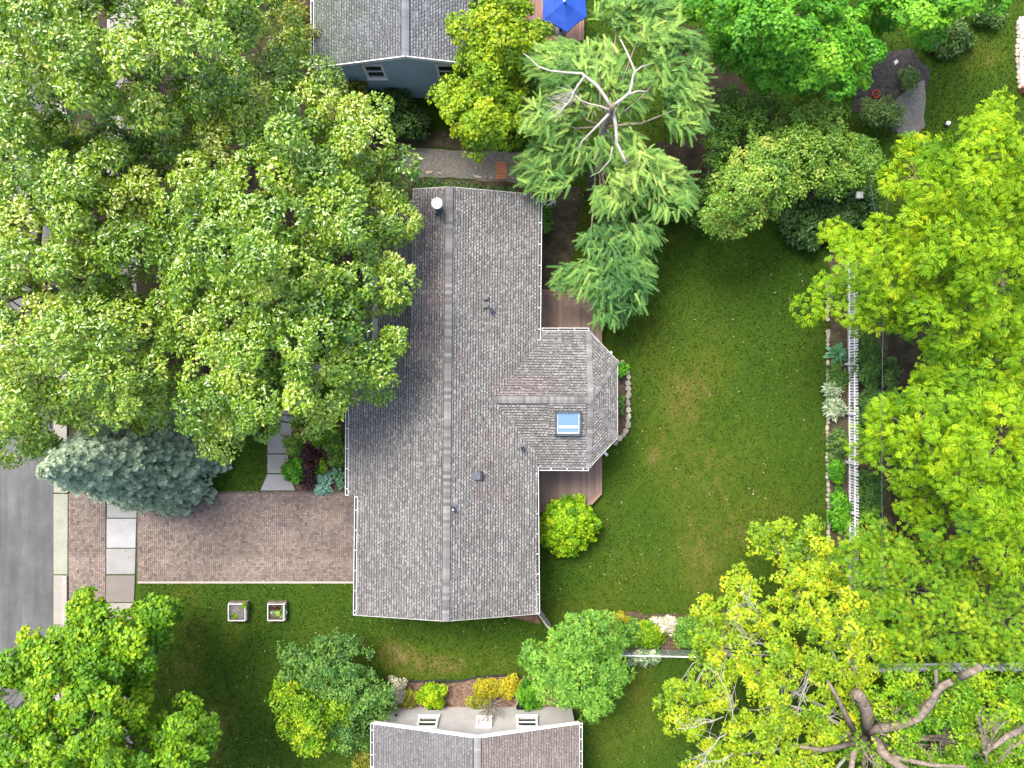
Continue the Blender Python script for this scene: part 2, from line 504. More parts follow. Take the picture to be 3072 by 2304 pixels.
TRIS = [0]
def clump_leaves(centres, radii, subs, per, sub_r, size, flat=0.65, upness=0.7, rnd=0.45, tsd=0.16, csd=0.14, gaps=None, tint0=0.45, hang=0.0, r=rng, tshell=.55):
    """leaves on two levels of clumps; returns pos, fwd, nor, size, tint"""
    C = np.repeat(centres, subs, axis=0); CR = np.repeat(radii, subs)
    ct = np.repeat(r.normal(0, csd, len(centres)), subs)
    n = len(C)
    d = unit(r.normal(size=(n, 3)))
    d[:, 2] = np.abs(d[:, 2]) * 1.0 - 0.22
    d = unit(d)
    sp = C + d * (CR * r.uniform(tshell, 1.0, n))[:, None] * np.array([1, 1, flat])
    sr = CR * sub_r * r.uniform(.7, 1.3, n)
    st = ct + r.normal(0, csd * .8, n)
    if gaps is not None:
        keep = ~in_gaps(sp, gaps)
        C, sp, sr, st, d = C[keep], sp[keep], sr[keep], st[keep], d[keep]
        n = len(C)
    P_ = np.repeat(sp, per, axis=0); Rr = np.repeat(sr, per); D = np.repeat(d, per, axis=0); T = np.repeat(st, per)
    m = len(P_)
    e = unit(r.normal(size=(m, 3)))
    e[:, 2] = np.abs(e[:, 2]) * 1.1 - 0.35
    e = unit(e)
    pos = P_ + e * (Rr * r.uniform(.55, 1.05, m))[:, None] * np.array([1, 1, .75])
    nor = unit(0.45 * D + 0.55 * e + np.array([0, 0, upness]) + r.normal(0, rnd, (m, 3)))
    fwd = unit(e * np.array([1, 1, .3]) + 0.5 * D * np.array([1, 1, 0]) + r.normal(0, .45, (m, 3)) - np.array([0, 0, hang]))
    sz = size * r.uniform(.7, 1.3, m)
    tint = np.clip(tint0 + T + r.normal(0, tsd, m), 0, 1)
    return pos, fwd, nor, sz, tint

def to_px(p):
    s = FPX / (ALT - p[:, 2])
    return 1536 + p[:, 0] * s, 1152 - p[:, 1] * s

def in_gaps(p, gaps):
    x, y = to_px(p)
    k = np.zeros(len(p), bool)
    for (gx, gy, gr) in gaps:
        k |= (x - gx) ** 2 + (y - gy) ** 2 < gr * gr
    return k

def crown_centres(poly, zt, ze, sp, power=0.6, layers=2, rel=0.42, seed=0, gaps=None, jz=0.35, edge=0.45, drop=1.1, crad=.62):
    r = np.random.default_rng(seed)
    xs = [p[0] for p in poly]; ys = [p[1] for p in poly]
    zm = 0.5 * (zt + ze); pxm = FPX / (ALT - zm)
    out = []; rad = []
    minor = min(max(xs) - min(xs), max(ys) - min(ys))
    for L in range(layers):
        step = sp * pxm * (1.0 + 0.12 * L)
        gx, gy = np.meshgrid(np.arange(min(xs), max(xs) + step, step), np.arange(min(ys), max(ys) + step, step * .87))
        gx = gx + (np.arange(gx.shape[0]) % 2)[:, None] * step * .5 + L * step * .4
        gx = gx.ravel() + r.uniform(-.36, .36, gx.size) * step
        gy = gy.ravel() + r.uniform(-.36, .36, gy.size) * step
        ok = inpoly(gx, gy, poly)
        d = edgedist(gx, gy, poly)
        ok &= d > step * edge * r.uniform(.3, 1.0, gx.size)
        gx, gy, d = gx[ok], gy[ok], d[ok]
        t = np.clip(d / (rel * minor), 0, 1)
        z = ze + (zt - ze) * t ** power + fnoise(gx, gy, 0.012, seed + 5) * (zt - ze) * .12 + r.normal(0, jz, len(gx)) - L * drop * sp * r.uniform(.8, 1.3, len(gx))
        z = np.clip(z, .25, zt + .6)
        s = (ALT - z) / FPX
        p = np.stack([(gx - 1536) * s, -(gy - 1152) * s, z], axis=1)
        if gaps:
            p = p[~in_gaps(p, gaps)]
        out.append(p); rad.append(sp * crad * r.uniform(.75, 1.3, len(p)))
    return np.concatenate(out), np.concatenate(rad)

def limb_mesh(mb, base, top, centres, radii, r0, seed=0, nlimb=7, wig=0.25, twigs=True):
    """trunk, limbs to groups of clumps, a branch to each clump"""
    r = random.Random(seed)
    base = Vector(base); top = Vector(top)
    mid = base.lerp(top, .5) + Vector((r.uniform(-wig, wig), r.uniform(-wig, wig), 0))
    mb.tube([base - Vector((0, 0, .15)), base + Vector((0, 0, .25)), mid, top], [r0 * 1.5, r0 * 1.08, r0 * .92, r0 * .8], 9)
    if len(centres) == 0: return
    ang = np.arctan2(centres[:, 1] - top.y, centres[:, 0] - top.x)
    dist = np.hypot(centres[:, 1] - top.y, centres[:, 0] - top.x)
    dm = np.median(dist) + 1e-6
    key = ((ang + math.pi) / (2 * math.pi) * nlimb).astype(int) % nlimb + nlimb * (dist > dm * 1.05)
    for k in sorted(set(key.tolist())):
        idx = np.where(key == k)[0]
        c = Vector(centres[idx].mean(axis=0).tolist()) - Vector((0, 0, .7))
        if c.z < top.z * .6: c.z = top.z * .6 + .2
        m1 = top.lerp(c, .35) + Vector((r.uniform(-wig, wig), r.uniform(-wig, wig), abs(c.z - top.z) * .12))
        m2 = top.lerp(c, .7) + Vector((r.uniform(-wig, wig), r.uniform(-wig, wig), abs(c.z - top.z) * .10))
        rl = r0 * (.5 if k < nlimb else .42)
        path = [top - Vector((0, 0, .1)), m1, m2, c]
        mb.tube(path, [rl, rl * .75, rl * .52, rl * .3], 6)
        if not twigs: continue
        for i in idx:
            q = Vector(centres[i].tolist()) - Vector((0, 0, .15))
            s = min((m1.lerp(m2, .5), m2, m2.lerp(c, .5), c), key=lambda w: (w - q).length + (0.8 if w.z > q.z else 0))
            w = s.lerp(q, .5) + Vector((r.uniform(-.2, .2), r.uniform(-.2, .2), r.uniform(-.1, .15)))
            rb = max(.018, rl * .2)
            mb.tube([s, w, q], [rb, rb * .7, rb * .3], 4, False)

def tree(name, label, cat, poly, zt, ze, trunk, leaf, tpl='rhomb', size=.15, sp=1.0, subs=9, per=14, sub_r=.40, r0=.22, gaps=None, seed=1,
         power=.6, layers=2, flat=.65, upness=.7, rnd=.45, tsd=.16, csd=.14, bark='bark', amp=7, group=None, fork=.5, nlimb=7, tint0=.45, rel=.42, hang=0.0,
         jz=.35, part='crown', stem='trunk', twigs=True, extra=None, drop=1.1, edge=.45, tshell=.55, crad=.62):
    r = np.random.default_rng(seed)
    pl = smooth_poly(poly, amp, seed)
    cen, rad = crown_centres(pl, zt, ze, sp, power, layers, rel, seed, gaps, jz, edge, drop, crad)
    base = P(trunk[0], trunk[1], 0)
    root = thing(name, base, label, cat, group)
    pos, fwd, nor, sz, tint = clump_leaves(cen, rad, subs, per, sub_r, size, flat, upness, rnd, tsd, csd, gaps, tint0, hang, r, tshell)
    me = leaves_mesh(part, pos, fwd, nor, sz, tint, tpl, LEAF[leaf], base)
    TRIS[0] += len(me.polygons)
    o = bpy.data.objects.new(part, me); link(o, root); o["kind"] = "stuff"
    mb = MB()
    top = Vector((base.x, base.y, ze * fork + .2))
    if len(trunk) > 2: top = P(trunk[2], trunk[3], trunk[4])
    limb_mesh(mb, base, top, cen, rad, r0, seed, nlimb, .12 * max(1, zt / 6), twigs)
    if extra:
        for pts, r1, r2 in extra:
            q = [P(*p) for p in pts]
            n = len(q)
            mb.tube(q, [r1 + (r2 - r1) * i / (n - 1) for i in range(n)], 7)
    mb.build(stem, M[bark], root, True)
    return root

# ================================================================== THE GROUND
PAVED = []          # plan outlines (photo pixels on the ground) where no grass grows
def sheet(name, poly, z, m, label=None, wob=0, seed=0):
    pl = smooth_poly(poly, wob, seed) if wob else poly
    q = [P(x, y, 0) for x, y in pl]
    mb = MB()
    mb.prism([(p.x, p.y) for p in q], -0.05, z)
    o = mb.build(name, m)
    PAVED.append(pl)
    return tag(o, label, kind='structure')

def spaced(lo, hi, core, step, far):
    a = list(np.arange(-core, core + 1e-6, step))
    e = [core * 1.25, core * 1.8, core * 3, core * 6, far]
    return [-x for x in e[::-1]] + a + e

# lawn wear: (px, py, rx, ry, amount)
WEAR = [(2080, 1300, 150, 330, .20), (2250, 1560, 190, 160, .16), (1980, 1090, 110, 120, .12), (2040, 1730, 230, 110, .14), (1790, 1830, 130, 60, .16),
        (570, 2000, 55, 95, .36), (640, 2170, 50, 80, .40), (560, 1870, 60, 45, .22), (545, 1790, 60, 40, .20), (700, 1900, 40, 60, .15),
        (1330, 2000, 140, 45, .36), (1180, 1960, 80, 40, .26), (1480, 1985, 60, 40, .28), (640, 2270, 60, 50, .3), (1090, 1765, 25, 30, .32),
        (1925, 2090, 70, 90, .20), (1840, 2230, 120, 90, .12), (1660, 760, 70, 110, .30), (1690, 640, 90, 70, .34), (2980, 180, 60, 50, .14), (2905, 165, 60, 70, .14),
        (1960, 1365, 30, 30, .20), (1800, 1320, 60, 60, -.05), (2350, 800, 120, 160, -.10), (1720, 1760, 90, 70, -.06), (760, 1900, 120, 60, -.08), (1000, 1960, 160, 80, .12),
        (1905, 500, 60, 120, .3), (2110, 250, 70, 110, .34), (760, 1870, 50, 20, .14)]
def wear_at(x, y):
    w = np.zeros(np.shape(x))
    for (cx, cy, rx, ry, a) in WEAR:
        d = ((x - cx) / rx) ** 2 + ((y - cy) / ry) ** 2
        w = w + a * np.exp(-d * 1.1)
    nz = fnoise(x, y, .03, 3) * .5 + fnoise(x, y, .09, 4) * .35 + fnoise(x, y, .2, 8) * .25
    return w * (1 + .8 * nz) + .05 * nz

def build_ground():
    xs = np.array(spaced(0, 0, 30, .2, 420)); ys = np.array(spaced(0, 0, 24, .2, 420))
    X, Y = np.meshgrid(xs, ys)
    px = 1536 + X * FPX / ALT; py = 1152 - Y * FPX / ALT
    Z = .02 * fnoise(X, Y, .5, 21) * (np.abs(X) < 30) - .012
    Z = np.minimum(Z, 0.0)
    V = np.stack([X, Y, Z], -1).reshape(-1, 3)
    ny, nx = X.shape
    i = np.arange(ny * nx).reshape(ny, nx)
    F = np.stack([i[:-1, :-1], i[:-1, 1:], i[1:, 1:], i[1:, :-1]], -1).reshape(-1, 4)
    me = bpy.data.meshes.new("ground")
    me.vertices.add(len(V)); me.vertices.foreach_set("co", V.astype(np.float32).ravel())
    me.loops.add(F.size); me.loops.foreach_set("vertex_index", F.astype(np.int32).ravel())
    me.polygons.add(len(F)); me.polygons.foreach_set("loop_start", (np.arange(len(F)) * 4).astype(np.int32))
    me.update(calc_edges=True)
    t = np.clip(.42 + wear_at(px, py), 0, 1)
    a = me.attributes.new("tint", 'FLOAT', 'POINT'); a.data.foreach_set("value", t.astype(np.float32).ravel())
    m, nt, b = newmat('lawn_turf')
    at = N(nt, "ShaderNodeAttribute", attribute_name="tint")
    f1 = noise(nt, 2.2, 6, .7); f2 = noise(nt, 70, 2, .6)
    s = N(nt, "ShaderNodeMath", operation='MULTIPLY_ADD'); nt.links.new(f1, s.inputs[0]); s.inputs[1].default_value = .36
    nt.links.new(at.outputs["Fac"], s.inputs[2])
    s2 = N(nt, "ShaderNodeMath", operation='MULTIPLY_ADD'); nt.links.new(f2, s2.inputs[0]); s2.inputs[1].default_value = .34
    nt.links.new(s.outputs[0], s2.inputs[2])
    s3 = N(nt, "ShaderNodeMath", operation='SUBTRACT'); nt.links.new(s2.outputs[0], s3.inputs[0]); s3.inputs[1].default_value = .35
    c = ramp(nt, s3.outputs[0], [(0.05, (0.0112, 0.0337, 0.0032)), (0.40, (0.0275, 0.0607, 0.0048)), (0.62, (0.0482, 0.0759, 0.0064)), (0.82, (0.0843, 0.0843, 0.0176)), (1.0, (0.1634, 0.1433, 0.0624))])
    nt.links.new(c, b.inputs["Base Color"]); b.inputs["Roughness"].default_value = .9; b.inputs["Specular IOR Level"].default_value = .1
    me.materials.append(m)
    o = bpy.data.objects.new("ground", me); link(o)
    tag(o, kind='structure')
build_ground()

# street, gutter, kerb
st = sheet('street', [(-900, -2500), (160, -2500), (160, 4800), (-900, 4800)], .006, M['asphalt'])
def slab_set(root, name, polys, z, seed, cols, bev=.012, base=-.05):
    r = random.Random(seed)
    for i, pl in enumerate(polys):
        q = [P(x, y, 0) for x, y in pl]
        c = cols[i] if i < len(cols) else r.choice(cols)
        k = r.uniform(.94, 1.06)
        mbb = MB().prism([(p.x, p.y) for p in q], base, z + r.uniform(-.004, .004), (c[0] * k, c[1] * k, c[2] * k), bev)
        mbb.build(name, M['concrete'], root)

kerb = bpy.data.objects.new("kerb", None); link(kerb); tag(kerb, kind='structure')
pl = []; cols = []
y = -400
while y < 2700:
    if 1480 <= y < 1725:
        if y < 1485:
            pl.append([(161, 1482), (204, 1482), (203, 1723), (161, 1723)]); cols.append((0.2262, 0.234, 0.1872))
        y = 1726; continue
    h = 150
    y2 = min(y + h, 1480) if y < 1480 else y + h
    pl.append([(161, y), (188, y), (188, y2 - 2), (161, y2 - 2)]); cols.append((0.2418, 0.2301, 0.2028))
    y = y2
slab_set(kerb, 'gutter_slab', pl, .02, 4, cols)
pl = []
y = -400
while y < 2700:
    if 1480 <= y < 1725: y = 1726; continue
    y2 = min(y + 150, 1480) if y < 1480 else y + 150
    pl.append([(190, y), (205, y), (205, y2 - 2), (190, y2 - 2)]); y = y2
slab_set(kerb, 'kerb_stone', pl, .13, 5, [(0.2574, 0.2457, 0.2184)])
PAVED.append([(150, -500), (206, -500), (206, 2800), (150, 2800)])

walk = bpy.data.objects.new("sidewalk", None); link(walk); tag(walk, kind='structure')
pl = [[(321, 1556), (410, 1556), (408, 1643), (321, 1643)], [(320, 1646), (408, 1646), (406, 1722), (320, 1722)], [(320, 1726), (406, 1726), (403, 1806), (319, 1806)],
      [(322, 1470), (411, 1470), (411, 1553), (322, 1553)]]
cols = [(.27, .272, .277), (.225, .225, .222), (.165, .15, .135), (.22, .22, .22)]
y = 1809
while y < 2500:
    pl.append([(318, y), (402, y), (400, y + 80), (317, y + 80)]); cols.append((0.2496, 0.234, 0.2184)); y += 83
y = 1467
while y > -300:
    pl.append([(322, y - 80), (411, y - 80), (411, y), (322, y)]); cols.append((0.2496, 0.2418, 0.234)); y -= 83
slab_set(walk, 'slab', pl, .045, 6, cols)
PAVED.append([(315, -400), (413, -400), (405, 2600), (312, 2600)])

fw = bpy.data.objects.new("front_path", None); link(fw); tag(fw, kind='structure')
pl = [[(782, 1471), (887, 1471), (866, 1423), (803, 1422)], [(803, 1419), (866, 1420), (866, 1363), (803, 1363)], [(803, 1360), (866, 1360), (866, 1318), (832, 1299), (803, 1308)],
      [(806, 1280), (833, 1262), (876, 1272), (876, 1308), (867, 1315), (830, 1295)], [(835, 1259), (878, 1269), (925, 1185), (880, 1160)], [(882, 1157), (927, 1182), (985, 1120), (950, 1085)]]
slab_set(fw, 'slab', pl, .05, 7, [(0.2418, 0.2418, 0.2457), (0.234, 0.2379, 0.2262), (0.2262, 0.2262, 0.2223), (0.2184, 0.2184, 0.2184), (0.2184, 0.2184, 0.2184), (0.2184, 0.2184, 0.2184)])
PAVED += pl

# ---- brick driveway and apron
def bricks(root, poly, ang, seed, cfun, keep=300, focus=(0, 0)):
    """basket / herringbone pavers clipped to a rectangle given in plan pixels"""
    r = random.Random(seed)
    xs = [P(x, y).x for x, y in poly]; ys = [P(x, y).y for x, y in poly]
    x0, x1, y0, y1 = min(xs), max(xs), min(ys), max(ys)
    W, L = .100, .200
    out = []
    n_i = int((y1 - y0) / W) + 3; n_j = int((x1 - x0) / (4 * W)) + 3
    for i in range(-1, n_i):
        for j in range(-3, n_j):
            bx = x0 + j * 4 * W + (i % 4) * W; by = y0 + i * W
            out.append((bx, by, bx + L, by + W))
            out.append((bx + 3 * W, by, bx + 4 * W, by + L))
    kept = []
    for (a, b, c, d) in out:
        a2, b2, c2, d2 = max(a, x0), max(b, y0), min(c, x1), min(d, y1)
        if c2 - a2 < .02 or d2 - b2 < .02: continue
        kept.append((a2 + .004, b2 + .004, c2 - .004, d2 - .004))
    kept.sort(key=lambda t: (abs(t[0] - focus[0]) + abs(t[1] - focus[1])))
    big = MB()
    for k, (a, b, c, d) in enumerate(kept):
        col = cfun((a + c) / 2, (b + d) / 2, r)
        z = .045 + r.uniform(-.003, .003)
        t = MB() if k < keep else big
        t.prism([(a, b), (c, b), (c, d), (a, d)], .0, z, col, .006)
        if k < keep: t.build('brick', M['brick'], root)
    if big.v:
        o = big.build('bricks', M['brick'], root); o['kind'] = 'stuff'

def drive_col(x, y, r):
    k = r.uniform(.78, 1.2)
    base = (.180, .146, .126)
    if r.random() < .12: base = (.135, .106, .097)
    px = 1536 + x * FPX / ALT; py = 1152 - y * FPX / ALT
    s = 0
    for (cx, cy, rx, ry, a) in [(985, 1615, 70, 22, .5), (860, 1565, 60, 25, .35), (760, 1500, 260, 30, .30), (1050, 1560, 30, 80, .55), (560, 1690, 60, 18, .15)]:
        s = max(s, a * math.exp(-(((px - cx) / rx) ** 2 + ((py - cy) / ry) ** 2)))
    tree_shade = (0.117, 0.0952, 0.1014)  # purplish tree shade, painted into the brick colour in soft patches
    t2 = 1 + .10 * math.exp(-((py - 1690) / 26) ** 2) - .10 * math.exp(-((py - 1655) / 16) ** 2) + .08 * math.sin(px * .013 + 1) * math.sin(py * .021)
    return tuple((b * (1 - s) + t * s) * k * t2 for b, t in zip(base, tree_shade))

dw = sheet('driveway', [(411, 1474), (1092, 1474), (1092, 1750), (411, 1750)], .02, M['sand'])
bricks(dw, [(416, 1480), (1086, 1480), (1086, 1744), (416, 1744)], 0, 8, drive_col, 300, (-9.5, -7.8))
mb = MB()
for (a, b) in (((414, 1747), (1088, 1747)),):
    mb.bar(P(a[0], a[1], .03), P(b[0], b[1], .03), .09, .06, col=(.36, .31, .27))
mb.build('edging_strip', M['concrete'], dw)
ap = sheet('driveway_apron', [(206, 1478), (319, 1478), (319, 1802), (206, 1802)], .02, M['sand'])
bricks(ap, [(208, 1480), (317, 1480), (317, 1800), (208, 1800)], 0, 9, drive_col, 0)

# ---- beds
bed_front = sheet('planting_bed', [(868, 1290), (1080, 1260), (1080, 1474), (890, 1474), (868, 1420)], .03, M['mulch'], None, 2, 3)
bed_north = sheet('gravel_bed', [(1205, 440), (1300, 446), (1420, 450), (1560, 462), (1600, 470), (1600, 545), (1480, 545), (1350, 534), (1215, 528)], .03, M['gravel'], None, 3, 4)
bed_dark = sheet('mulch_strip', [(1190, 395), (1500, 395), (1500, 455), (1400, 452), (1300, 443), (1205, 437)], .034, M['soil'], None, 2, 5)
bed_side = sheet('shaded_bed', [(1180, 532), (1630, 545), (1630, 640), (1180, 640)], .026, M['soil'], None, 2, 6)
bed_east = sheet('soil_bed', [(1600, 560), (1740, 560), (1745, 650), (1720, 760), (1715, 868), (1600, 868)], .022, M['soil'], None, 4, 7)
bed_rear = sheet('border_bed', [(2486, 600), (2560, 600), (2700, 900), (2700, 1700), (2600, 2000), (2486, 1700), (2486, 1300)], .03, M['soil'], None, 3, 8)
bed_south = sheet('bark_bed', [(1175, 2050), (1260, 2047), (1375, 2046), (1420, 2034), (1500, 2026), (1620, 2034), (1680, 2040), (1680, 2200), (1150, 2200)], .03, M['mulch_red'], None, 2, 9)
bed_topright = sheet('bark_path', [(2590, 150), (2740, 150), (2790, 220), (2770, 350), (2700, 400), (2560, 330), (2560, 240)], .03, M['fabric_soil'], None, 5, 10)
gravel_tr = sheet('gravel_path', [(2690, 290), (2770, 240), (2772, 380), (2730, 420), (2690, 400)], .036, M['gravel'], None, 4, 11)
bed_wood = sheet('woodland_floor', [(1960, 40), (2140, 100), (2230, 260), (2480, 420), (2480, 620), (2340, 640), (2080, 660), (1990, 560), (1860, 600), (1850, 450), (2060, 420), (2120, 300)], .024, M['dark_soil'], None, 6, 12)
bed_left = sheet('bare_ground', [(207, -300), (1230, -300), (1230, 480), (1000, 1000), (700, 1150), (430, 1300), (207, 1460)], .02, M['dark_soil'], None, 6, 13)
bed_hedge = sheet('hedge_bed', [(1770, 1860), (1830, 1835), (2090, 1845), (2090, 1945), (1840, 1948)], .03, M['mulch'], None, 3, 14)
bed_bay = sheet('bay_bed', [(1838, 1086), (1872, 1090), (1882, 1160), (1884, 1250), (1872, 1300), (1840, 1330)], .03, M['mulch'], None, 1, 15)
bed_skirt = sheet('skirt_bed', [(1080, 1815), (1300, 1832), (1500, 1842), (1620, 1872), (1605, 1790), (1080, 1790)], .03, M['mulch_red'], None, 1, 16)
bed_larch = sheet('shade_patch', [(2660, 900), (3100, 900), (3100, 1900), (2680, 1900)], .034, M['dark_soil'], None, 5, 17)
patio = sheet('brick_patch', [(1488, 487), (1520, 487), (1520, 538), (1488, 538)], .036, M['terracotta'])
q = [(1488 + 5.4 * i, 487 + 8.6 * j) for j in range(6) for i in range(6)]
mbq = MB().box((0, 0, .03), (.082, .13, .06)); meq = mbq.mesh('paving_brick', M['terracotta'])
for (x, y) in q:
    piece('paving_brick', meq, patio, P(x + 2.6, y + 4.2, .02))

# soft grass over the lawn: one mass nobody could count
def build_grass():
    n = 330000
    x = rng.uniform(420, 3090, n); y = rng.uniform(-20, 2330, n)
    k = int(n * .10)
    keep = np.ones(n, bool)
    for pl in PAVED: keep &= ~inpoly(x, y, pl)
    # under the house and the deck
    keep &= ~((x > 1100) & (x < 1800) & (y > 600) & (y < 1800) & (x < 1600))
    keep &= ~((x > 1590) & (x < 1815) & (y > 860) & (y < 1530))
    x, y = x[keep], y[keep]; n = len(x)
    s = ALT / FPX
    pos = np.stack([(x - 1536) * s, -(y - 1152) * s, np.full(n, -.012)], 1)
    nor = unit(rng.normal(size=(n, 3)) * np.array([1, 1, .5]) + np.array([0, 0, .2]))
    fwd = unit(rng.normal(size=(n, 3)) * np.array([1.0, 1.0, 0]) + np.array([0, 0, .8]))
    t = np.clip(.42 + wear_at(x, y) + rng.normal(0, .22, n), 0, 1)
    sz = rng.uniform(.07, .14, n)
    me = leaves_mesh('grass', pos, fwd, nor, sz, t, 'narrow', LEAF['grass'], (0, 0, 0))
    TRIS[0] += len(me.polygons)
    o = bpy.data.objects.new('grass', me); link(o)
    tag(o, 'short mown lawn grass around the grey roofed house', 'grass', kind='stuff')
build_grass()

# ================================================================== ROOFS
def clip_convex(poly, clip):
    """Sutherland-Hodgman in 2D, clip counter-clockwise"""
    out = poly
    n = len(clip)
    for i in range(n):
        ax, ay = clip[i]; bx, by = clip[(i + 1) % n]
        inp = out; out = []
        if not inp: break
        def side(p): return (bx - ax) * (p[1] - ay) - (by - ay) * (p[0] - ax)
        for j in range(len(inp)):
            p, q = inp[j], inp[(j + 1) % len(inp)]
            sp_, sq = side(p), side(q)
            if sp_ >= 0: out.append(p)
            if (sp_ >= 0) != (sq >= 0):
                t = sp_ / (sp_ - sq)
                out.append((p[0] + (q[0] - p[0]) * t, p[1] + (q[1] - p[1]) * t))
    return out

def shingle_field(poly, u, colfn, seed, expo=.120, lift=0.0):
    """laid courses of tabs over one roof plane; returns pieces (verts, faces, colour, centre)"""
    r = random.Random(seed)
    u = Vector(u).normalized()
    n = Vector((0, 0, 0))
    for i in range(len(poly)):
        n += (poly[i] - poly[0]).cross(poly[(i + 1) % len(poly)] - poly[0])
    n.normalize()
    if n.z < 0: n = -n
    u = (u - n * u.dot(n)).normalized()
    v = n.cross(u)
    if v.z < 0: v = -v; 
    o = poly[0]
    p2 = [((p - o).dot(u), (p - o).dot(v)) for p in poly]
    area = sum(p2[i][0] * p2[(i + 1) % len(p2)][1] - p2[(i + 1) % len(p2)][0] * p2[i][1] for i in range(len(p2)))
    if area < 0: p2 = p2[::-1]
    u0 = min(p[0] for p in p2); u1 = max(p[0] for p in p2); v0 = min(p[1] for p in p2); v1 = max(p[1] for p in p2)
    out = []
    k = 0
    vv = v0
    while vv < v1:
        def lay(xa, xb, va, vb, h0, h1, kind):
            q = clip_convex([(xa, va), (xb, va), (xb, vb), (xa, vb)], p2)
            if len(q) < 3: return
            top = [o + u * a + v * b + n * (lift + h0 + (h1 - h0) * (b - va) / (vb - va)) for (a, b) in q]
            bot = [o + u * a + v * b + n * (lift - .004) for (a, b) in q]
            m = len(q)
            c = sum(top, Vector()) / m
            fs = [tuple(range(m))] + [(i, m + i, m + (i + 1) % m, (i + 1) % m) for i in range(m)]
            out.append((top + bot, fs, colfn(c, kind, r), c))
        x = u0 - r.uniform(0, .8)
        while x < u1:                     # the strip of the course
            w = r.uniform(.5, 1.0)
            lay(x, x + w - .003, vv, vv + expo - .002, .010, .004, 1)
            x += w
        x = u0 - r.uniform(0, .17)
        while x < u1:                     # laminated tabs with a dark band below that paints in their butt-edge shadow
            w = r.uniform(.085, .125)
            if r.random() < .12: w *= 2.1
            if r.random() > .06:
                hi = 2 if r.random() < .55 else 1.5
                lay(x, x + w, vv + .040, vv + expo * .94, .024, .011, hi)
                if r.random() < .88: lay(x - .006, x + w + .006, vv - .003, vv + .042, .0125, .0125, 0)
            x += w + r.uniform(.04, .075)
        vv += expo
        k += 1
    return out

def px_of(c):
    s = FPX / (ALT - c.z)
    return 1536 + c.x * s, 1152 - c.y * s

PINK = [(1275, 690, 45, 95), (1300, 900, 45, 160), (1280, 1000, 50, 70), (1370, 1060, 25, 40), (1570, 1160, 95, 38), (1500, 1185, 45, 16), (1440, 1300, 55, 14), (1500, 1320, 60, 10),
        (1520, 1325, 18, 22), (1470, 1385, 22, 22), (1435, 1405, 12, 14), (1470, 1470, 65, 14), (1530, 1490, 30, 22), (1435, 1500, 16, 14), (1550, 1415, 20, 8),
        (1385, 1180, 12, 12), (1400, 1225, 14, 12), (1255, 1140, 22, 10), (1360, 1200, 12, 10)]
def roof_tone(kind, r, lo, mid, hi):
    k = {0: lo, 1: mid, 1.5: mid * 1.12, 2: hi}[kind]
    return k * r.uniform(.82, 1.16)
def roof_grey(c, kind, r):
    x, y = px_of(c)
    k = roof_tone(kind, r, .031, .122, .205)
    f = .0
    for (cx, cy, rx, ry) in PINK:
        d = ((x - cx) / rx) ** 2 + ((y - cy) / ry) ** 2
        if d < 1.0 + r.uniform(-.45, .25): f = max(f, r.uniform(.35, .8))
    return (k * (1.0 + .04 * f), k * (.985 - .13 * f), k * (.945 - .08 * f))
def roof_blue(c, kind, r):
    k = roof_tone(kind, r, .035, .108, .17)
    x, y = px_of(c)
    g = max(0, min(1, (1130 - x) / 120 + .3 * math.sin(y * .05)))
    return (k * (.93 - .05 * g), k * (1.0 + .04 * g), k * (1.08 - .16 * g))
def roof_brown(c, kind, r):
    x, y = px_of(c)
    k = roof_tone(kind, r, .075, .125, .165)
    if x > 1432: return (k * 1.12, k * .98, k * .90)
    return (k * .93, k * .93, k * .95)

def cap_row(root, a, b, width, colr, seed, expo=.15, th=.03, name='ridge_cap', slope=.27, flat=0.0, m=None):
    """overlapping cap shingles along a ridge or hip: each its own piece"""
    r = random.Random(seed)
    a = Vector(a); b = Vector(b)
    L = (b - a).length; d = (b - a) / L
    s = d.cross(Vector((0, 0, 1))).normalized()
    n = s.cross(d)
    if n.z < 0: n = -n
    k = max(1, int(round(L / expo)))
    hw = width / 2; dr = slope * hw
    if name == 'ridge_cap':
        w2 = hw + .035; d2_ = slope * w2
        MB().add([q_ + s * (t * w2) - n * (d2_ * abs(t)) + n * e for q_ in (a, b) for (t, e) in ((-1, .0), (-1, .028), (0, .028), (1, .028), (1, 0))],
                 [(0, 1, 6, 5), (1, 2, 7, 6), (2, 3, 8, 7), (3, 4, 9, 8)]).build('ridge_vent', M['black'], root)
    for i in range(k):
        p = a + d * (L * i / k); q = a + d * (L * (i + 1.15) / k)
        c = r.choice(colr); f = r.uniform(.9, 1.1); c = tuple(t * f for t in c)
        z0 = th + .012; z1 = th
        vs_ = []
        for (w, zz) in ((p, z1), (q, z0)):
            vs_ += [w + s * (-hw) - n * dr + n * zz, w + n * zz, w + s * hw - n * dr + n * zz, w + s * (-hw) - n * (dr + .03), w + s * hw - n * (dr + .03)]
        fs = [(0, 1, 6, 5), (1, 2, 7, 6), (0, 5, 8, 3), (2, 4, 9, 7), (5, 6, 7, 9, 8), (0, 3, 4, 2, 1)]
        MB().add(vs_, fs, c).build(name, m or M['roof_bits'], root)

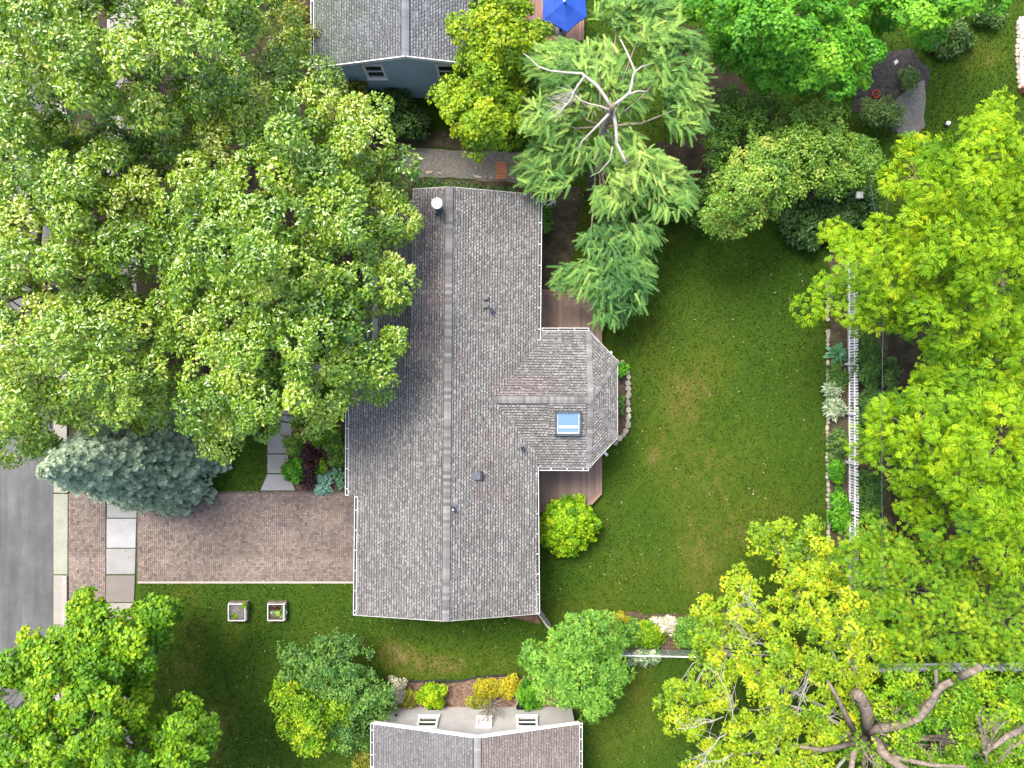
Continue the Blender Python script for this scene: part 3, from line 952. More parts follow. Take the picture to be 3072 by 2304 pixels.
def gutter(root, a, b, out, hangers=.85, w=.12, first=.3):
    """dark trough with white lips and hanger straps along an eave"""
    a = Vector(a); b = Vector(b); out = Vector(out).normalized()
    d = (b - a).normalized()
    z = Vector((0, 0, 1))
    mb = MB()
    mb.bar(a + out * (w + .012) - z * .03, b + out * (w + .012) - z * .03, .02, .10)
    mb.bar(a + out * .012 - z * .03, b + out * .012 - z * .03, .018, .09)
    mb.bar(a + d * .0 + out * (w / 2 + .01) - z * .03 - d * .006, a + out * (w / 2 + .01) - z * .03 + d * .02, w, .098)
    mb.bar(b - d * .02 + out * (w / 2 + .01) - z * .03, b + out * (w / 2 + .01) - z * .03 + d * .006, w, .098)
    g = mb.build('gutter', M['white'], root)
    MB().bar(a + out * (w / 2 + .01) - z * .075, b + out * (w / 2 + .01) - z * .075, w - .01, .012).build('trough', M['gutter_in'], g)
    L = (b - a).length; t = first
    while t < L:
        p = a + d * t
        MB().bar(p + out * .01 + z * .024, p + out * (w + .02) + z * .024, .03, .008).build('hanger', M['white'], g)
        t += hangers
    return g

def roof_plane(root, poly, u, colfn, seed, lift=0.0, individuals=0, focus=None, expo=.120, name='roof_slope', thick=.14):
    up = Vector((0, 0, 1))
    mb = MB()
    n = len(poly)
    q = list(poly)
    ar = sum(q[i].x * q[(i + 1) % n].y - q[(i + 1) % n].x * q[i].y for i in range(n))
    if ar < 0: q = q[::-1]
    mb.add(q + [p - up * thick for p in q], [tuple(range(n)), tuple(range(2 * n - 1, n - 1, -1))] + [(i, n + i, n + (i + 1) % n, (i + 1) % n) for i in range(n)])
    s = mb.build(name, M['roof_under'], root)
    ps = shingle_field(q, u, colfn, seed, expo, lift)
    if focus is not None:
        ps.sort(key=lambda t: (t[3] - focus).length)
    big = MB()
    for k, (v, f, c, cc) in enumerate(ps):
        if k < individuals:
            MB().add(v, f, c).build('shingle', M['roof_bits'], s)
        else:
            big.add(v, f, c)
    if big.v:
        o = big.build('shingles', M['roof_bits'], s); o['kind'] = 'stuff'
    return s

# ================================================================== MAIN HOUSE
ZE, ZR = 3.2, 4.3
RN = P(1348, 561, ZR); RS = P(1337, 1863, ZR)
NE = P(1617, 585, ZE); SE = P(1610, 1841, ZE)
SW = P(1069, 1845, ZE)
along = (RN - RS).normalized()
across = Vector((along.y, -along.x, 0))
house = thing('house', P(1340, 1200, 0), 'large house with weathered grey shingle roof, bay extension and skylight beside the lawn', 'house')
def Wz(p):     # height of the west slope at a plan point
    dx = -(p - RS).dot(across)
    return ZR - .267 * dx
def onW(px, py):
    z = 3.6
    for _ in range(12): z = Wz(P(px, py, z))
    return P(px, py, z)
# walls
def ring(pts, z): return [Vector((p.x, p.y, z)) for p in pts]
def inset(p, dx, dy): return Vector((p.x, p.y, 0)) + across * dx + along * dy
wall_pts = [inset(SE, -.45, .35), inset(NE, -.45, -.35), inset(onW(1084, 585), .5, -.35), inset(onW(1074, 1830), .5, .2)]
mb = MB()
MB().prism([(p.x, p.y) for p in wall_pts], 0, 3.1).build('wall', M['siding_main'], house)
bay_w = [P(1560, 1010, 3), P(1752, 1010, 3), P(1832, 1095, 3), P(1832, 1302, 3), P(1752, 1385, 3), P(1560, 1385, 3)]
MB().prism([(p.x, p.y) for p in bay_w], 0, 2.9).build('bay_wall', M['siding_main'], house)
# gable fills
for (rp, e1, e2, s) in ((RN, NE, onW(1084, 585), -1), (RS, SE, SW, 1)):
    a = inset(e1, -.45, .33 * s); b = inset(e2, .45, .33 * s); c = inset(rp, 0, .33 * s)
    MB().add([Vector((a.x, a.y, 3.05)), Vector((b.x, b.y, 3.05)), Vector((c.x, c.y, ZR - .15))], [(0, 1, 2)]).build('gable_wall', M['siding_main'], house)
foc = P(1470, 1150, 3.9)
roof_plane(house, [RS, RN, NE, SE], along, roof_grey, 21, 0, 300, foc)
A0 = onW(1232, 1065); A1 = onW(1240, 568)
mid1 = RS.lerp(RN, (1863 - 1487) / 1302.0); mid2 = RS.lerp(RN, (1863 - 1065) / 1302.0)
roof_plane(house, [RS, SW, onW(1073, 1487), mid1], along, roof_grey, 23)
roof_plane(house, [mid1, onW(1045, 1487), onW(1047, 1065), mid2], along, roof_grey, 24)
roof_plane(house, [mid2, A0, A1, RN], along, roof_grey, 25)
dz = Vector((0, 0, .34))
roof_plane(house, [onW(1240, 1065) - dz, onW(1084, 1065) - dz, onW(1088, 600) - dz, onW(1246, 600) - dz], along, roof_grey, 26, name='porch_roof')
# fascia where the two levels meet
MB().bar(A0 - Vector((0, 0, .1)), A1 - Vector((0, 0, .1)), .03, .22).build('fascia', M['siding_main'], house)
# bay roof
zb = 3.74; bz = 3.08
B0 = P(1473, 1199, zb); APX = P(1772, 1200, zb)
V_n = P(1600, 1028, 3.26); V_s = P(1596, 1364, 3.26)
EN0 = P(1607, 993, bz); EN1 = P(1766, 993, bz); E_ne = P(1851, 1083, bz); E_se = P(1851, 1313, bz); ES1 = P(1766, 1403, bz); ES0 = P(1603, 1402, bz)
def flat_to(pts, a, b, c):
    n = (b - a).cross(c - a).normalized()
    return [p - Vector((0, 0, 1)) * ((p - a).dot(n) / n.z) for p in pts]
north = flat_to([B0, EN0, EN1, APX], B0, EN1, APX)
south = flat_to([B0, ES0, ES1, APX], B0, ES1, APX)
xax = across
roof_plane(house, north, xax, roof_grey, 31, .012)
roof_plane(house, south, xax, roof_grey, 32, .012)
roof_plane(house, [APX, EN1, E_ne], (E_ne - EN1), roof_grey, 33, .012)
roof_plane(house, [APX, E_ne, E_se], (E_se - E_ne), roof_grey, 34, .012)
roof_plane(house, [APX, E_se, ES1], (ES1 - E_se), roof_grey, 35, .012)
capc = [(0.1638, 0.1638, 0.1638), (0.1404, 0.1404, 0.1404), (0.1209, 0.1209, 0.1209), (0.1872, 0.1872, 0.1872), (0.156, 0.1521, 0.1482), (0.1053, 0.1053, 0.1053)]
up = Vector((0, 0, 1))
cap_row(house, RS, RN, .32, capc, 41, .15, .035)
cap_row(house, B0 + up * .01, APX + up * .01, .31, capc, 42, .15, .035, slope=.22)
cap_row(house, EN1, APX, .24, capc, 43, .2, .03, 'hip_cap', .05)
cap_row(house, ES1, APX, .24, capc, 44, .2, .03, 'hip_cap', .05)
cap_row(house, E_ne, APX, .24, capc, 45, .2, .03, 'hip_cap', .12)
cap_row(house, E_se, APX, .24, capc, 46, .2, .03, 'hip_cap', .12)
# valley metal is woven; slightly raised saddle with the skylight
def onS(px, py, lift=0.0):
    n = (ES1 - B0).cross(APX - B0).normalized()
    z = 3.4
    for _ in range(12):
        p = P(px, py, z)
        z = p.z - (p - B0).dot(n) / n.z
    return P(px, py, z + lift)
sad = [onS(1647, 1212, .07), onS(1758, 1212, .07), onS(1758, 1302, .05), onS(1646, 1304, .05)]
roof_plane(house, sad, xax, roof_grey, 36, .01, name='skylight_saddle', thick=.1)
k4 = [onS(1668, 1234, .0), onS(1741, 1234, .0), onS(1740, 1301, .0), onS(1667, 1301, .0)]
nS = (ES1 - B0).cross(APX - B0).normalized()
if nS.z < 0: nS = -nS
sk = MB()
for i in range(4):
    a = k4[i] + nS * .13; b = k4[(i + 1) % 4] + nS * .13
    dd = (b - a).normalized() * .035
    sk.bar(a - dd, b + dd, .07, .2, nS)
skf = sk.build('skylight', M['dark_metal'], house)
ins = sum(k4, Vector()) / 4
gl = [p.lerp(ins, .09) + nS * .17 for p in k4]
MB().add(gl + [p - nS * .02 for p in gl], [(3, 2, 1, 0), (0, 1, 5, 4), (1, 2, 6, 5), (2, 3, 7, 6), (3, 0, 4, 7)]).build('pane', M['skyglass'], skf)
def glp(u, v, h): return gl[0].lerp(gl[1], u).lerp(gl[3].lerp(gl[2], u), v) + nS * h
MB().bar(glp(.02, .66, .012), glp(.98, .66, .012), .10, .014, nS).build('blind_rail', M['white'], skf)
MB().bar(glp(.02, .95, .012), glp(.98, .95, .012), .05, .014, nS).build('glazing_bar', M['white'], skf)
for u in (.02, .98):
    MB().bar(glp(u, .02, .010), glp(u, .98, .010), .02, .014, nS).build('glazing_bar', M['white'], skf)
# gutters
gutter(house, NE, P(1612.5, 1020, ZE), across, .95)
gutter(house, P(1606, 1400, ZE), SE, across, .9)
gutter(house, onW(1045, 1486), onW(1046.5, 1070), -across, .9)
gutter(house, SW, onW(1073, 1490), -across, .9, first=.2)
gutter(house, EN0 + xax * .1, EN1, along, .72, first=.2)
gutter(house, ES1, ES0 + xax * .05, -along, .72, first=.25)
# verge boards and fascias along gables and the bay
vb = MB()
for a, b in ((RN, NE), (RN, A1), (RS, SE), (RS, SW)):
    s = along if a is RN else -along
    vb = MB(); vb.bar(a + s * .012 - up * .07, b + s * .012 - up * .07, .024, .15)
    vb.build('verge_board', M['trim'], house)
for a, b in ((EN1, E_ne), (E_ne, E_se), (E_se, ES1)):
    dd = (b - a).normalized(); o_ = Vector((-dd.y, dd.x, 0))
    if o_.x < 0: o_ = -o_
    MB().bar(a + o_ * .02 - up * .05, b + o_ * .02 - up * .05, .03, .13).build('verge_board', M['trim'], house)
# vents and pipes standing on the roof
def ez(px, py):
    z = 3.8
    for _ in range(10):
        p = P(px, py, z); z = ZR - (ZR - ZE) * min(1, max(0, (p - RS).dot(across) / ((SE - RS).dot(across))))
    return P(px, py, z)
def pipe(px, py, r, h, mt=None):
    p = ez(px, py)
    MB().box(p + up * .02, (r * 3.6, r * 4.2, .03), 0).build('pipe_flashing', mt or M['dark_metal'], house)
    o = MB().lathe(p, [(r, -.05), (r, h), (r * .82, h), (r * .8, h - .05)], 14).build('vent_pipe', M['black'], house)
    return o
pipe(1475, 932, .085, .32)
o = pipe(1360, 1526, .085, .3)
MB().lathe(ez(1360, 1526) + up * .24, [(.045, 0), (.045, .02)], 10).build('pipe_liner', M['white'], o)
pipe(1568, 1345, .085, .26)
for (x, y) in ((1456, 893), (1456, 917)):
    p = ez(x, y)
    v = MB(); v.box(p + up * .07, (.17, .15, .14)); vo = v.build('roof_vent', M['roof_under'], house)
    MB().box(p + up * .155, (.21, .19, .02), 0, (.12, .12, .12)).build('vent_hood', M['roof_bits'], vo)
p = ez(1437, 1425)
v = MB(); v.box(p + up * .09, (.32, .34, .2)); vo = v.build('roof_vent', M['black'], house)
MB().box(p + up * .2 + across * -.08, (.30, .36, .03)).build('vent_hood', M['dark_metal'], vo)
p = onW(1318, 628)
MB().box(p + up * .05, (.42, .42, .16)).build('flue_flashing', M['dark_metal'], house)
fl = MB().lathe(p, [(.17, -.1), (.17, .75), (.15, .78)], 18).build('chimney_flue', M['dark_metal'], house)
MB().lathe(p + up * .80, [(.15, 0), (.15, .16), (.24, .16), (.24, .24), (.22, .25), (.14, .25), (.13, .27), (.05, .27)], 18).build('flue_cap', M['steel'], fl)
for k in range(8):
    a = 2 * math.pi * k / 8
    MB().box(p + up * .9 + Vector((math.cos(a) * .19, math.sin(a) * .19, 0)), (.02, .02, .22), a).build('flue_slat', M['steel'], fl)
# downspout feet at the bay
for (x0, y0, x1, y1) in ((1822, 1062, 1836, 1056), (1808, 1352, 1822, 1366)):
    MB().bar(P(x0, y0, .12), P(x1, y1, .08), .13, .09).build('downspout', M['white'], house)

# ================================================================== DECK
deck = thing('deck', P(1705, 1200, 0), 'brown plank deck wrapping both sides of the bay extension', 'deck')
dzk = .42
poly = [(1606, 868), (1742, 868), (1806, 932), (1806, 1482), (1776, 1514), (1606, 1540)]
dp = [P(x, y, dzk) for x, y in poly]
d2 = [(p.x, p.y) for p in dp]
ar = sum(d2[i][0] * d2[(i + 1) % len(d2)][1] - d2[(i + 1) % len(d2)][0] * d2[i][1] for i in range(len(d2)))
if ar < 0: d2 = d2[::-1]
def offset_conv(pl, e):
    out = pl
    n = len(pl)
    big = [(-60, -60), (60, -60), (60, 60), (-60, 60)]
    for i in range(n):
        ax, ay = pl[i]; bx, by = pl[(i + 1) % n]
        L = math.hypot(bx - ax, by - ay); nx, ny = -(by - ay) / L, (bx - ax) / L
        a2 = (ax + nx * e, ay + ny * e); b2 = (bx + nx * e, by + ny * e)
        dx, dy = (bx - ax) / L, (by - ay) / L
        half = [(a2[0] - dx * 99, a2[1] - dy * 99), (b2[0] + dx * 99, b2[1] + dy * 99), (b2[0] + dx * 99 + nx * 99, b2[1] + dy * 99 + ny * 99), (a2[0] - dx * 99 + nx * 99, a2[1] - dy * 99 + ny * 99)]
        big = clip_convex(big, half)
    return big
inner = offset_conv(d2, .30)
MB().prism(offset_conv(d2, .06), 0, dzk - .05).build('deck_frame', M['bark_dark'], deck)
x = min(p[0] for p in inner); r_ = random.Random(5)
while x < max(p[0] for p in inner):
    # boards are butted at random lengths
    ys = [9.0, r_.uniform(-1.0, 4.0), -9.0]
    for yb, ya in zip(ys, ys[1:]):
        q = clip_convex([(x, ya + .004), (x + .136, ya + .004), (x + .136, yb), (x, yb)], inner)
        if len(q) >= 3:
            k = r_.uniform(.85, 1.15)
            MB().prism(q, dzk - .03, dzk + r_.uniform(-.002, .002), (.165 * k, .117 * k, .098 * k)).build('plank', M['deck'], deck)
    x += .142
n = len(d2)
for i in range(n):
    a, b = d2[i], d2[(i + 1) % n]
    for e, ww in ((.0, .145), (.15, .145)):
        o1 = offset_conv(d2, e); o2 = offset_conv(d2, e + ww - .006)
        if len(o1) != n or len(o2) != n: continue
        def near(L, p): return min(L, key=lambda t: (t[0] - p[0]) ** 2 + (t[1] - p[1]) ** 2)
        q = [near(o1, a), near(o1, b), near(o2, b), near(o2, a)]
        k = r_.uniform(.9, 1.1) * (1.0 if e else 1.15)
        MB().prism(q, dzk - .03, dzk + .004, (.185 * k, .12 * k, .095 * k)).build('border_plank', M['deck'], deck)
    fa = offset_conv(d2, -.02)

# ================================================================== NEIGHBOUR HOUSES
def clapboards(root, a, b, z0, z1, out, mat, expo=.115, gable=None):
    """lapped boards on a wall from a to b; gable = (ridge point, rise) cuts them to a triangle above z1"""
    a = Vector(a); b = Vector(b); out = Vector(out).normalized()
    L = (b - a).length; d = (b - a) / L
    z = z0
    top = z1 + (gable or 0)
    while z < top:
        f = 0.0
        if z > z1 and gable: f = (z - z1) / gable * .5
        if f > .49: break
        p = a + d * (L * f); q = a + d * (L * (1 - f))
        h = min(expo, top - z)
        vs_ = [Vector((p.x, p.y, z)) + out * .022, Vector((q.x, q.y, z)) + out * .022, Vector((q.x, q.y, z + h)) + out * .006, Vector((p.x, p.y, z + h)) + out * .006,
               Vector((p.x, p.y, z)), Vector((q.x, q.y, z)), Vector((q.x, q.y, z + h)), Vector((p.x, p.y, z + h))]
        MB().add(vs_, [(0, 1, 2, 3), (4, 5, 1, 0), (0, 3, 7, 4), (1, 5, 6, 2)]).build('siding_board', mat, root)
        z += expo

def window(root, c, w, h, out, panes=2, muntins=0):
    """framed sash window: centre c on the wall, facing out"""
    c = Vector(c); out = Vector(out).normalized()
    s = Vector((0, 0, 1)).cross(out).normalized(); u = Vector((0, 0, 1))
    f = MB()
    for (p, q, ww) in ((c - s * w / 2 + u * (h / 2), c + s * w / 2 + u * (h / 2), .11), (c - s * w / 2 - u * (h / 2), c + s * w / 2 - u * (h / 2), .11)):
        f.bar(p + out * .045 - s * .055, q + out * .045 + s * .055, .09, ww)
    for t in (-1, 1):
        f.bar(c + s * (t * w / 2) - u * (h / 2 - .056) + out * .044, c + s * (t * w / 2) + u * (h / 2 - .056) + out * .044, .108, .088, out)
    fo = f.build('window', M['white'], root)
    MB().bar(c - s * (w / 2 + .08) - u * (h / 2 + .07) + out * .07, c + s * (w / 2 + .08) - u * (h / 2 + .07) + out * .07, .13, .035).build('sill', M['white'], fo)
    for i in range(panes):
        z0 = -h / 2 + h * i / panes; z1 = -h / 2 + h * (i + 1) / panes
        a = c - s * (w / 2 - .03) + u * (z0 + .03) + out * (.014 + .012 * (i % 2)); b = c + s * (w / 2 - .03) + u * (z0 + .03) + out * (.014 + .012 * (i % 2))
        MB().add([a, b, b + u * (z1 - z0 - .06), a + u * (z1 - z0 - .06)], [(0, 1, 2, 3)]).build('pane', M['pane'], fo)
    for i in range(1, panes):
        z0 = -h / 2 + h * i / panes
        MB().bar(c - s * (w / 2 - .05) + u * z0 + out * .04, c + s * (w / 2 - .05) + u * z0 + out * .04, .05, .055 if panes == 2 else .022).build('sash_rail', M['white'], fo)
    for i in range(muntins):
        x = -w / 2 + w * (i + 1) / (muntins + 1)
        MB().bar(c + s * x - u * (h / 2 - .05) + out * .035, c + s * x + u * (h / 2 - .05) + out * .035, .02, .03, out).build('muntin', M['white'], fo)
    return fo

# blue house at the top
bh = thing('house', P(1216, 60, 0), 'blue grey clapboard house with slate grey shingle roof and white trim', 'house')
be, br = 3.9, 5.0
yS = P(0, 168, br).y; xR = P(1216, 0, br).x; xW = P(942, 0, be).x; xE = 2 * xR - xW
yN = yS + 14
rS = Vector((xR, yS, br)); rN = Vector((xR, yN, br)); wS = Vector((xW, yS, be)); wN = Vector((xW, yN, be)); eS = Vector((xE, yS, be)); eN = Vector((xE, yN, be))
yv = Vector((0, 1, 0)); xv = Vector((1, 0, 0))
roof_plane(bh, [rS, rN, wN, wS], yv, roof_blue, 51)
roof_plane(bh, [rS, eS, eN, rN], yv, roof_blue, 52)
cap_row(bh, rS, rN, .31, [(0.1326, 0.1482, 0.1638), (0.117, 0.1326, 0.1482), (0.1482, 0.1638, 0.1794)], 53, .15, .035)
wy = yS + .22
wx0, wx1 = xW + .95, xE - .45
MB().prism([(wx0, wy + .03), (wx1, wy + .03), (wx1, yN - .3), (wx0, yN - .3)], 0, be - .02).build('wall', M['siding_blue'], bh)
clapboards(bh, (wx0, wy + .03, 0), (wx1, wy + .03, 0), .05, be - .02, (0, -1, 0), M['siding_blue'], .115, br - be - .15)
MB().add([Vector((wx0, wy + .028, be - .03)), Vector((wx1, wy + .028, be - .03)), Vector((xR, wy + .028, br - .1))], [(0, 1, 2)]).build('gable_wall', M['siding_blue'], bh)
for a, b in ((rS, wS), (rS, eS)):
    MB().bar(a - yv * .014 - up * .07, b - yv * .014 - up * .07, .035, .2).build('verge_board', M['white'], bh)
for t in (0, 1):
    MB().bar(Vector(((wx0, wx1)[t], wy - .02, 0)), Vector(((wx0, wx1)[t], wy - .02, be - .1)), .12, .05, Vector((0, -1, 0))).build('corner_board', M['white'], bh)
gutter(bh, wN, wS, -xv, 1.2)
MB().tube([Vector((xW + .1, wy - .1, be - .15)), Vector((wx0 + .15, wy - .12, be - .5)), Vector((wx0 + .15, wy - .12, .2))], [.045] * 3, 8).build('downspout', M['white'], bh)
window(bh, (P(1125, 0, 3.1).x, wy, 3.12), .82, 1.3, (0, -1, 0))
window(bh, (P(1342, 0, 3.1).x, wy, 3.12), .82, 1.3, (0, -1, 0))

# cream house at the bottom
ch = thing('house', P(1432, 2250, 0), 'white sided house with brown and grey shingle roof, three small windows', 'house')
ce, cr = 2.9, 4.2
cyN = P(0, 2213, cr).y; cxR = P(1432, 0, cr).x; cxW = P(1121, 0, ce).x; cxE = P(1738, 0, ce).x
cyS = cyN - 12
a_ = Vector((cxR, cyN, cr)); b_2 = Vector((cxR, cyS, cr))
cwN = Vector((cxW, cyN, ce)); cwS = Vector((cxW, cyS, ce)); ceN = Vector((cxE, cyN, ce)); ceS = Vector((cxE, cyS, ce))
roof_plane(ch, [a_, cwN, cwS, b_2], yv, roof_brown, 61)
roof_plane(ch, [a_, b_2, ceS, ceN], yv, roof_brown, 62)
cap_row(ch, b_2, a_, .30, [(0.1872, 0.1872, 0.1794), (0.1638, 0.1638, 0.156), (0.2106, 0.2106, 0.2028)], 63, .15, .035)
cy = -15.88
cx0, cx1 = P(1168, 0, 0).x, P(1715, 0, 0).x
MB().prism([(cx0, cy - .03), (cx1, cy - .03), (cx1, cyS + .4), (cx0, cyS + .4)], 0, ce - .02).build('wall', M['siding_cream'], ch)
clapboards(ch, (cx1, cy - .03, 0), (cx0, cy - .03, 0), .04, ce - .02, (0, 1, 0), M['siding_cream'], .115, cr - ce - .15)
MB().add([Vector((cx0, cy - .028, ce - .03)), Vector((cx1, cy - .028, ce - .03)), Vector((cxR, cy - .028, cr - .1))], [(0, 2, 1)]).build('gable_wall', M['siding_cream'], ch)
for a, b in ((a_, cwN), (a_, ceN)):
    MB().bar(a + yv * .014 - up * .06, b + yv * .014 - up * .06, .06, .2).build('verge_board', M['white'], ch)
gutter(ch, cwN, cwS, -xv, .55)
gutter(ch, ceS, ceN, xv, .55)
for (x0, x1, pn, mu) in ((1252, 1315, 2, 0), (1428, 1477, 4, 3), (1549, 1614, 2, 0)):
    zc = 1.68; xa = P(x0, 0, zc).x; xb = P(x1, 0, zc).x
    window(ch, ((xa + xb) / 2, cy, zc), xb - xa - .12, .95 if pn == 2 else .8, (0, 1, 0), pn, mu)
MB().box((P(1188, 0, 1.0).x, cy + .05, 1.0), (.10, .06, .14)).build('outdoor_tap', M['black'], ch)
for (x0, x1) in ((1280, 1327), (1546, 1590)):
    c0 = P((x0 + x1) / 2, 2118, 0)
    mbw = MB(); rr = (x1 - x0) / 2 * ALT / FPX
    for k in range(9):
        t0 = math.pi * k / 8
        if k < 8:
            t1 = math.pi * (k + 1) / 8
            mbw.bar(Vector((c0.x + rr * math.cos(t0), cy + .02 + .36 * math.sin(t0), .14)), Vector((c0.x + rr * math.cos(t1), cy + .02 + .36 * math.sin(t1), .14)), .03, .26)
    wwo = mbw.build('window_well', M['steel'], ch)
    MB().prism([(c0.x - rr * .95, cy + .02), (c0.x + rr * .95, cy + .02), (c0.x + rr * .6, cy + .3), (c0.x - rr * .6, cy + .3)], .0, .045).build('well_floor', M['fabric'], wwo)
    MB().box((c0.x, cy + .015, .22), (rr * 1.6, .02, .3)).build('pane', M['pane'], wwo)

# ================================================================== FENCES
def picket_mesh(h=1.05, w=.085, t=.022):
    mb = MB()
    prof = [(-w / 2, 0), (w / 2, 0), (w / 2, h - .06), (0, h), (-w / 2, h - .06)]
    vs_ = [(x, -t / 2, z) for x, z in prof] + [(x, t / 2, z) for x, z in prof]
    mb.add(vs_, [(0, 1, 2, 3, 4), (9, 8, 7, 6, 5)] + [(i, 5 + i, 5 + (i + 1) % 5, (i + 1) % 5) for i in range(5)])
    return mb.mesh('picket', M['fence_white'])
PKT = picket_mesh()
def picket_fence(a, b, label, side, spacing=.137, post=2.4):
    a = Vector(a); b = Vector(b)
    root = thing('picket_fence', a, label, 'fence')
    d = (b - a); L = d.length; d.normalize()
    nrm = Vector((-d.y, d.x, 0)) * side
    for z in (.28, .80):
        MB().bar(a + nrm * .04 + up * z, b + nrm * .04 + up * z, .04, .075).build('rail', M['fence_white'], root)
    t = 0.0
    while t <= L + .01:
        p = a + d * min(t, L)
        MB().box(p + nrm * .11 + up * .5, (.1, .1, 1.0), math.atan2(d.y, d.x)).build('post', M['fence_white'], root)
        t += post
    t = .05; r = random.Random(int(L * 100))
    while t < L:
        piece('picket', PKT, root, a + d * t + up * .06, rot=(r.uniform(-.02, .02), r.uniform(-.03, .03), math.atan2(d.y, d.x)))
        t += spacing
    return root
picket_fence(P(2541, 800, 0), P(2545, 1985, 0), 'white picket fence running along the rear border behind the hostas', -1)
picket_fence(P(2549, 1990, 0), P(3130, 1985, 0), 'white picket fence under the trees, turning off towards the edge', 1)

# wire fence by the hedge
wf = thing('rail_fence', P(1950, 1945, 0), 'low wire fence with white top rail behind the flowering border', 'fence')
fa, fb = P(1838, 1944, 0), P(2080, 1949, 0)
MB().bar(fa + up * .95, fb + up * .95, .05, .04).build('top_rail', M['fence_white'], wf)
for i in range(4):
    p = fa.lerp(fb, i / 3.0)
    MB().tube([p, p + up * .95], [.03, .03], 8).build('post', M['steel'], wf)
for i in range(9):
    z = .1 + i * .1
    MB().bar(fa + up * z, fb + up * z, .008, .008).build('wire', M['steel'], wf)

# gate at the house corner
gt = thing('garden_gate', P(1608, 1830, 0), 'weathered grey wooden gate standing out from the house corner', 'gate')
ga, gb = P(1608, 1812, 0), P(1648, 1868, 0)
gd = (gb - ga).normalized()
for z in (.3, .75, 1.25):
    MB().bar(ga + up * z, gb + up * z, .05, .08).build('rail', M['bark_pale'], gt)
for i in range(9):
    p = ga.lerp(gb, i / 8.0) + Vector((-gd.y, gd.x, 0)) * .04
    MB().bar(p + up * .06, p + up * 1.35, .09, .022, Vector((-gd.y, gd.x, 0))).build('picket', M['bark_pale'], gt)
for p in (ga, gb):
    MB().box(p + up * .72, (.1, .1, 1.44), math.atan2(gd.y, gd.x)).build('post', M['bark_pale'], gt)

# railing by the larch, north east corner of the house
hr = thing('hand_rail', P(1640, 600, 0), 'thin white stair railing under the larch at the roof corner', 'railing')
for k, (x0, y0, x1, y1) in enumerate(((1618, 613, 1662, 594), (1642, 616, 1668, 604))):
    a, b = P(x0, y0, .95), P(x1, y1, .95)
    MB().bar(a, b, .045, .045).build('rail', M['fence_white'], hr)
    for t in (0.02, .5, .98):
        p = a.lerp(b, t); MB().bar(Vector((p.x, p.y, 0)), p, .035, .035).build('baluster', M['fence_white'], hr)

# ================================================================== STONES
def stone_mesh(seed):
    r = random.Random(seed)
    bm = bmesh.new()
    bmesh.ops.create_icosphere(bm, subdivisions=1, radius=1)
    for v in bm.verts:
        v.co *= r.uniform(.82, 1.12)
        v.co.x = max(-.8, min(.8, v.co.x)); v.co.y = max(-.8, min(.8, v.co.y)); v.co.z = max(-.6, min(.62, v.co.z))
    me = bpy.data.meshes.new('stone'); bm.to_mesh(me); bm.free()
    c = r.choice([(0.3276, 0.2808, 0.2184), (0.2808, 0.2418, 0.195), (0.3744, 0.3354, 0.273), (0.234, 0.2106, 0.1794), (0.3432, 0.2886, 0.234)])
    a = me.attributes.new("col", 'FLOAT_COLOR', 'POINT')
    a.data.foreach_set("color", np.tile(np.array(c + (1.0,), dtype=np.float32), len(me.vertices)))
    me.materials.append(M['stone'])
    return me
STONES = [stone_mesh(i) for i in range(8)]
def stone_row(root, path, size, seed, skip=0.0, z=.06, height=1.0):
    r = random.Random(seed)
    q = [P(x, y, 0) for x, y in path]
    for a, b in zip(q, q[1:]):
        L = (b - a).length; d = (b - a) / L; t = 0
        while t < L:
            l = size * r.uniform(.7, 1.5)
            if r.random() >= skip:
                p = a + d * (t + l / 2) + Vector((r.uniform(-.03, .03), r.uniform(-.03, .03), z))
                o = piece('stone', r.choice(STONES), root, p, math.atan2(d.y, d.x) + r.uniform(-.15, .15))
                o.scale = (l * .66, size * r.uniform(.5, .7), size * .45 * height)
            t += l
se = thing('stone_edging', P(1880, 1200, 0), 'curved tan stone edging round the small bed at the bay', 'edging')
stone_row(se, [(1843, 1086), (1870, 1090), (1882, 1118), (1884, 1180), (1886, 1245), (1880, 1285), (1864, 1308), (1842, 1332)], .27, 3, 0, .08, 1.3)
se = thing('stone_edging', P(2481, 1200, 0), 'straight row of pale stones along the rear lawn edge', 'edging')
stone_row(se, [(2481, 830), (2482, 1000), (2480, 1120), (2481, 1260), (2482, 1400), (2484, 1560), (2488, 1700)], .20, 4, .12, .05)
se = thing('stone_edging', P(1400, 535, 0), 'scattered white stones edging the shaded gravel strip', 'edging')
for (x, y, s) in ((1283, 517, .16), (1292, 518, .15), (1425, 529, .12), (1432, 531, .14), (1440, 532, .11), (1458, 532, .1), (1473, 533, .1), (1316, 520, .09), (1538, 535, .13), (1260, 472, .1), (1320, 520, .07)):
    o = piece('stone', STONES[int(x) % 8], se, P(x, y, .05), x); o.scale = (s * .75, s * .6, s * .5)
tr = thing('stone_edging', P(3050, 160, 0), 'white rubble edging beside the pink path in the far corner', 'edging')
stone_row(tr, [(3053, 60), (3050, 120), (3049, 180), (3053, 230), (3056, 262)], .2, 6, 0, .06)
tp = sheet('pink_path', [(3056, 50), (3400, 50), (3400, 262), (3060, 262)], .03, mat_two('pink_gravel', (.42, .33, .30), (.58, .48, .45), 10, .9, 20, .5, .5))
bx = thing('brick_planter', P(3066, 255, 0), 'red brick planter corner at the end of the pink path', 'planter')
MB().box(P(3082, 258, .2), (.7, .28, .4), .7).build('planter_wall', M['terracotta'], bx)

